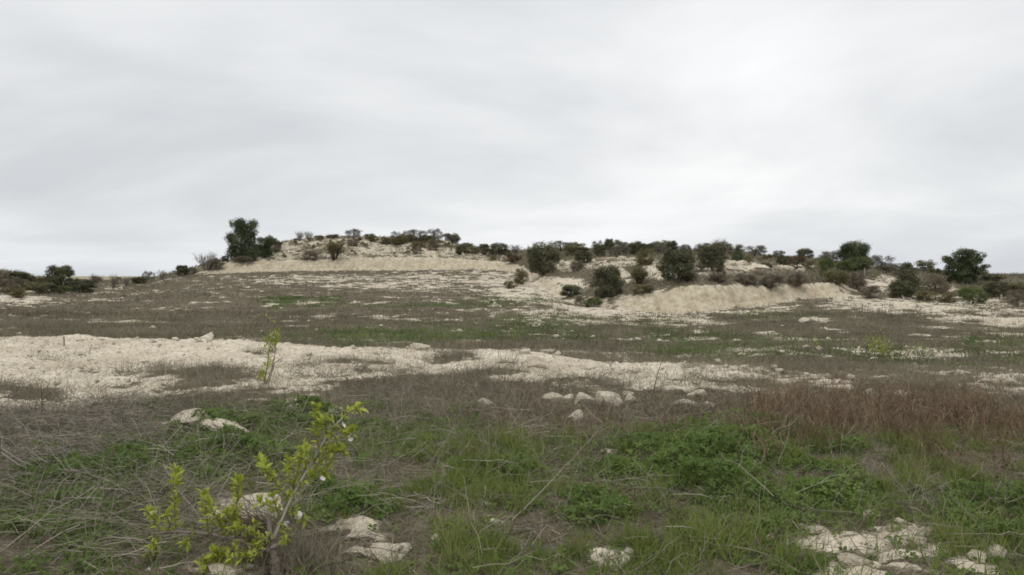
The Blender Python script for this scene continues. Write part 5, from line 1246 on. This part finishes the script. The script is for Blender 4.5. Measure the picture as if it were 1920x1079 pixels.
# thorny dead plant between the sapling and the pale rock
tb = np.array(at_D(497, 4.40)); r2 = link('thorn_bush', None, None, tb); r2.empty_display_size = .2
tag(r2, 'curly brown thorny dead plant between the large pale rock and the sapling', 'dead plant')
paths = []
for i in range(70):
    az = S.uniform(2.0, 4.4) if i % 3 else S.uniform(0, 6.28); L = S.uniform(.20, .42)
    p0 = np.array([S.normal() * .03, S.normal() * .03, .10 + S.random() * .12])
    q = p0.copy(); pts = [q]; v = np.array([math.cos(az), math.sin(az) * .5, S.uniform(.2, .9)]); curl = S.normal() * .35
    for k in range(7):
        v = unit(v + np.array([S.normal() * .2, S.normal() * .2, -.12 + curl * .3])); q = q + v * L / 7; pts.append(q)
    paths.append((np.array(pts), np.linspace(.003, .0012, 8)))
    if i % 2: paths.append((bent(S, pts[4], pts[4] + S.normal(size=3) * .05, 4, .1), np.linspace(.0015, .0008, 4)))
paths.append((np.array([[0, 0, -.03], [.0, .0, .08], [-.01, 0, .22]]), np.array([.008, .006, .004])))
V, F = tube_paths(paths, 4)
link('twigs', make_mesh('thorn_twigs', V, F, M_TWIGD, {'v': S.random(len(V))}), r2)

# --- farther saplings
def far_sapling(px, base, stems, rosettes, label, leaf=.05, Dm=8, spread=.035, per=9):
    x, dd, z = at_px(px, base, Dm)
    r = link('almond_sapling', None, None, (x, dd, z)); r.empty_display_size = .2
    tag(r, label, 'sapling', 'young almond trees planted in the field')
    k = dd / FPX; paths = []
    for st in stems:
        pts = np.array([[(a - px) * k, S.normal() * .01, (base - b) * k] for a, b in st]); pts[0, 2] = -.05
        paths.append((pts, np.linspace(.010, .004, len(pts))))
    V, F = tube_paths(paths, 6)
    link('stem', make_mesh('sapling_stem', V, F, M_ALMBARK, {'v': np.full(len(V), .4)}, True), r)
    Q = []
    for a, b, n in rosettes:
        c0 = np.array([(a - px) * k, 0, (base - b) * k])
        Q.append(c0 + S.normal(size=(n * per, 3)) * spread)
    Q = np.concatenate(Q); n = len(Q)
    d = unit(S.normal(size=(n, 3)) + [0, 0, .5])
    V, F = leaf_mesh(S, Q, d, S.uniform(.6, 1.15, n) * leaf)
    link('foliage', make_mesh('sapling_foliage', V, F, M_ALMOND, {'v': np.repeat(np.clip(S.normal(.32, .2, n), 0, 1), 8)}, True), r)
    return r, (x, dd, z), k
r, o3, k3 = far_sapling(495, 722, [[(493, 722), (500, 690), (503, 665), (508, 640), (515, 610)], [(496, 715), (510, 690), (515, 668), (516, 640)], [(500, 700), (515, 682), (530, 672)]],
            [(492, 702, 3), (498, 690, 3), (494, 715, 2), (505, 680, 2), (489, 710, 2), (503, 652, 2), (510, 637, 3), (520, 636, 2), (517, 622, 1), (500, 642, 2), (513, 648, 2), (512, 600, 1), (516, 630, 2), (506, 660, 1)],
            'two-stemmed leafy sapling standing alone on the bulldozed strip', .06, 8, .035, 13)
for a, b in [(512, 628), (516, 624), (514, 634), (508, 630)]:
    link('blossom', BLOSSOM[0], r, ((a - 495) * k3, -.03, (722 - b) * k3), (1.3, 0, S.uniform(0, 6)), (.9,) * 3)
far_sapling(1650, 672, [[(1650, 672), (1640, 650), (1632, 634)], [(1651, 670), (1655, 650), (1660, 638)], [(1648, 668), (1664, 650), (1668, 645)]],
            [(1632, 638, 4), (1640, 644, 4), (1650, 650, 5), (1660, 648, 5), (1662, 658, 5), (1645, 656, 4), (1654, 664, 4), (1640, 654, 3), (1656, 640, 3), (1664, 668, 3)],
            'yellowish bushy sapling in the green weeds beyond the broken strip', .06, 16, .10)
far_sapling(968, 640, [[(968, 640), (967, 630), (966, 616)]], [(966, 630, 2), (968, 622, 2), (972, 634, 2), (964, 634, 2)], 'small pale green sapling in the lower green band of the field', .06, 16, .08)
far_sapling(683, 640, [[(683, 640), (682, 625)]], [(683, 636, 2), (681, 630, 2), (684, 626, 1)], 'tiny pale green sapling at the start of the lower green band', .055, 16, .07)
far_sapling(1531, 655, [[(1531, 655), (1530, 632)]], [(1531, 648, 2), (1530, 640, 2), (1528, 634, 1)], 'thin pale green sapling just before the yellowish bushy one', .06, 16, .07)
far_sapling(1723, 662, [[(1723, 662), (1722, 645)]], [(1723, 657, 2), (1722, 651, 2)], 'low yellow-green sapling past the yellowish bushy one', .06, 16, .07)
far_sapling(265, 612, [[(265, 612), (264, 600)]], [(264, 606, 2), (266, 602, 2)], 'faint green sapling in the wide brown field', .06, 20, .09)

# --- single dead stems that stand out
def dead_stem(paths_px, base, label, r=.003, mat=M_PALEW, Dm=3.2, lean=0.0, cat='dead stem'):
    bx, by = base
    x, dd, z = at_px(bx, by, Dm); k = dd / FPX
    o = []
    for pts in paths_px:
        w = np.array([[(a - bx) * k, lean * i, (by - b) * k] for i, (a, b) in enumerate(pts)])
        o.append((w, np.linspace(r, r * .45, len(w))))
    V, F = tube_paths(o, 5)
    ob = link('dead_stem', make_mesh('dead_stem', V, F, mat, {'v': np.clip(.5 + S.normal(size=len(V)) * .15, 0, 1)}, True), None, (x, dd, z))
    return tag(ob, label, cat)
dead_stem([[(1341, 832), (1343, 812), (1346, 790), (1346, 776)], [(1346, 788), (1352, 798), (1362, 810), (1380, 818), (1388, 832)], [(1345, 790), (1330, 800), (1312, 812)], [(1333, 820), (1331, 805), (1336, 797)]], (1341, 834), 'forked white dead stem rising out of the clover mound', .0034)
dead_stem([[(1461, 878), (1463, 862), (1474, 840), (1480, 815), (1482, 790)], [(1474, 840), (1466, 828), (1463, 812)]], (1461, 880), 'tall thin grey dead stem standing in the clover', .003)
dead_stem([[(1222, 752), (1228, 725), (1234, 700), (1243, 672)]], (1221, 754), 'dark leaning dead stake rising above the round stone', .008, M_TWIGD)
dead_stem([[(1080, 748), (1083, 738), (1078, 736)]], (1084, 758), 'short dark stub beside the cracked boulder', .012, M_TWIGD)
dead_stem([[(1248, 990), (1280, 990), (1310, 995), (1330, 1004), (1345, 1018)]], (1300, 1016), 'pale arched dead stem lying over the bright grass', .0042)
dead_stem([[(1252, 945), (1245, 930), (1243, 918)]], (1252, 948), 'short white dead twig above the brown mat of weeds', .003)
dead_stem([[(740, 840), (745, 815), (742, 790), (740, 765)]], (740, 842), 'thin pale stem standing in the green past the sapling tip', .0025)
dead_stem([[(912, 880), (918, 850), (916, 815), (915, 785)]], (912, 882), 'thin pale stem standing where green meets rusty weeds', .0025)
dead_stem([[(1105, 845), (1108, 815), (1110, 790), (1112, 772)]], (1105, 847), 'darker dead stem before the lone whitish boulder', .004, M_TWIGD)
dead_stem([[(590, 1010), (585, 1035), (580, 1062)][::-1]], (580, 1064), 'pale straw stem leaning beside the sapling trunk', .003)
dead_stem([[(0, 850), (30, 872), (70, 887), (100, 895)], [(0, 842), (40, 868), (80, 880)]], (50, 900), 'pale grey bent branch lying at the edge of the tangle', .005)
dead_stem([[(1880, 905), (1870, 925), (1880, 935), (1920, 925)], [(1870, 935), (1890, 930), (1925, 932)]], (1890, 945), 'bent grey dead reeds lying at the edge of the grass', .004)
dead_stem([[(935, 672), (934, 650), (936, 640)]], (935, 674), 'thin upright stick on the far lip of the strip', .006, M_TWIGD, 8)
dead_stem([[(963, 690), (968, 668), (966, 655)], [(964, 690), (972, 676), (974, 660)], [(962, 690), (960, 672), (962, 658)], [(968, 668), (976, 655)], [(965, 680), (956, 668)]], (964, 692), 'brushy cluster of dead twigs beside the big pale lump', .005, M_PALEW, 8)
dead_stem([[(310, 720), (309, 690), (311, 660), (308, 640)], [(309, 690), (316, 678)]], (310, 722), 'very thin dead stalk standing alone on the strip', .0035, M_PALEW, 8)

# --- posts
M_POST = plant_mat('weathered_wood', [(0, (.14, .12, .10)), (.5, (.24, .21, .175)), (1, (.34, .31, .26))], 0)
def post(px, base, top, width, label, Dm=14, mat=M_POST):
    x, dd, z = at_px(px, base, Dm); k = dd / FPX; h = (base - top) * k; w = width * k / 2
    pts = np.array([[0, 0, -.15], [.004, 0, h * .35], [-.004, .004, h * .7], [.0, 0, h * .97], [0, 0, h]])
    V, F = tube_paths([(pts, np.array([w * 1.08, w * 1.04, w, w * .96, w * .7]))], 8)
    n = len(V); cap = np.array([[n - 8 + i for i in range(8)]])
    o = link('wooden_post', make_mesh('wooden_post', V, [F, cap], mat, {'v': np.clip(.5 + S.normal(size=n) * .2, 0, 1)}), None, (x, dd, z))
    return tag(o, label, 'post', 'wooden posts around the field')
post(119, 648, 632, 2.6, 'short thin stake on the far lip of the strip, alone in the wide brown field')
post(1878, 568, 553, 3.2, 'pale wooden fence post beside the white stones, near the photo edge')
post(1896, 566, 552, 3.0, 'greyer fence post standing beyond the pale one, near the photo edge')
post(1621, 520, 503, 2.4, 'thin pale post sticking up at the top of the pale gap', 40)
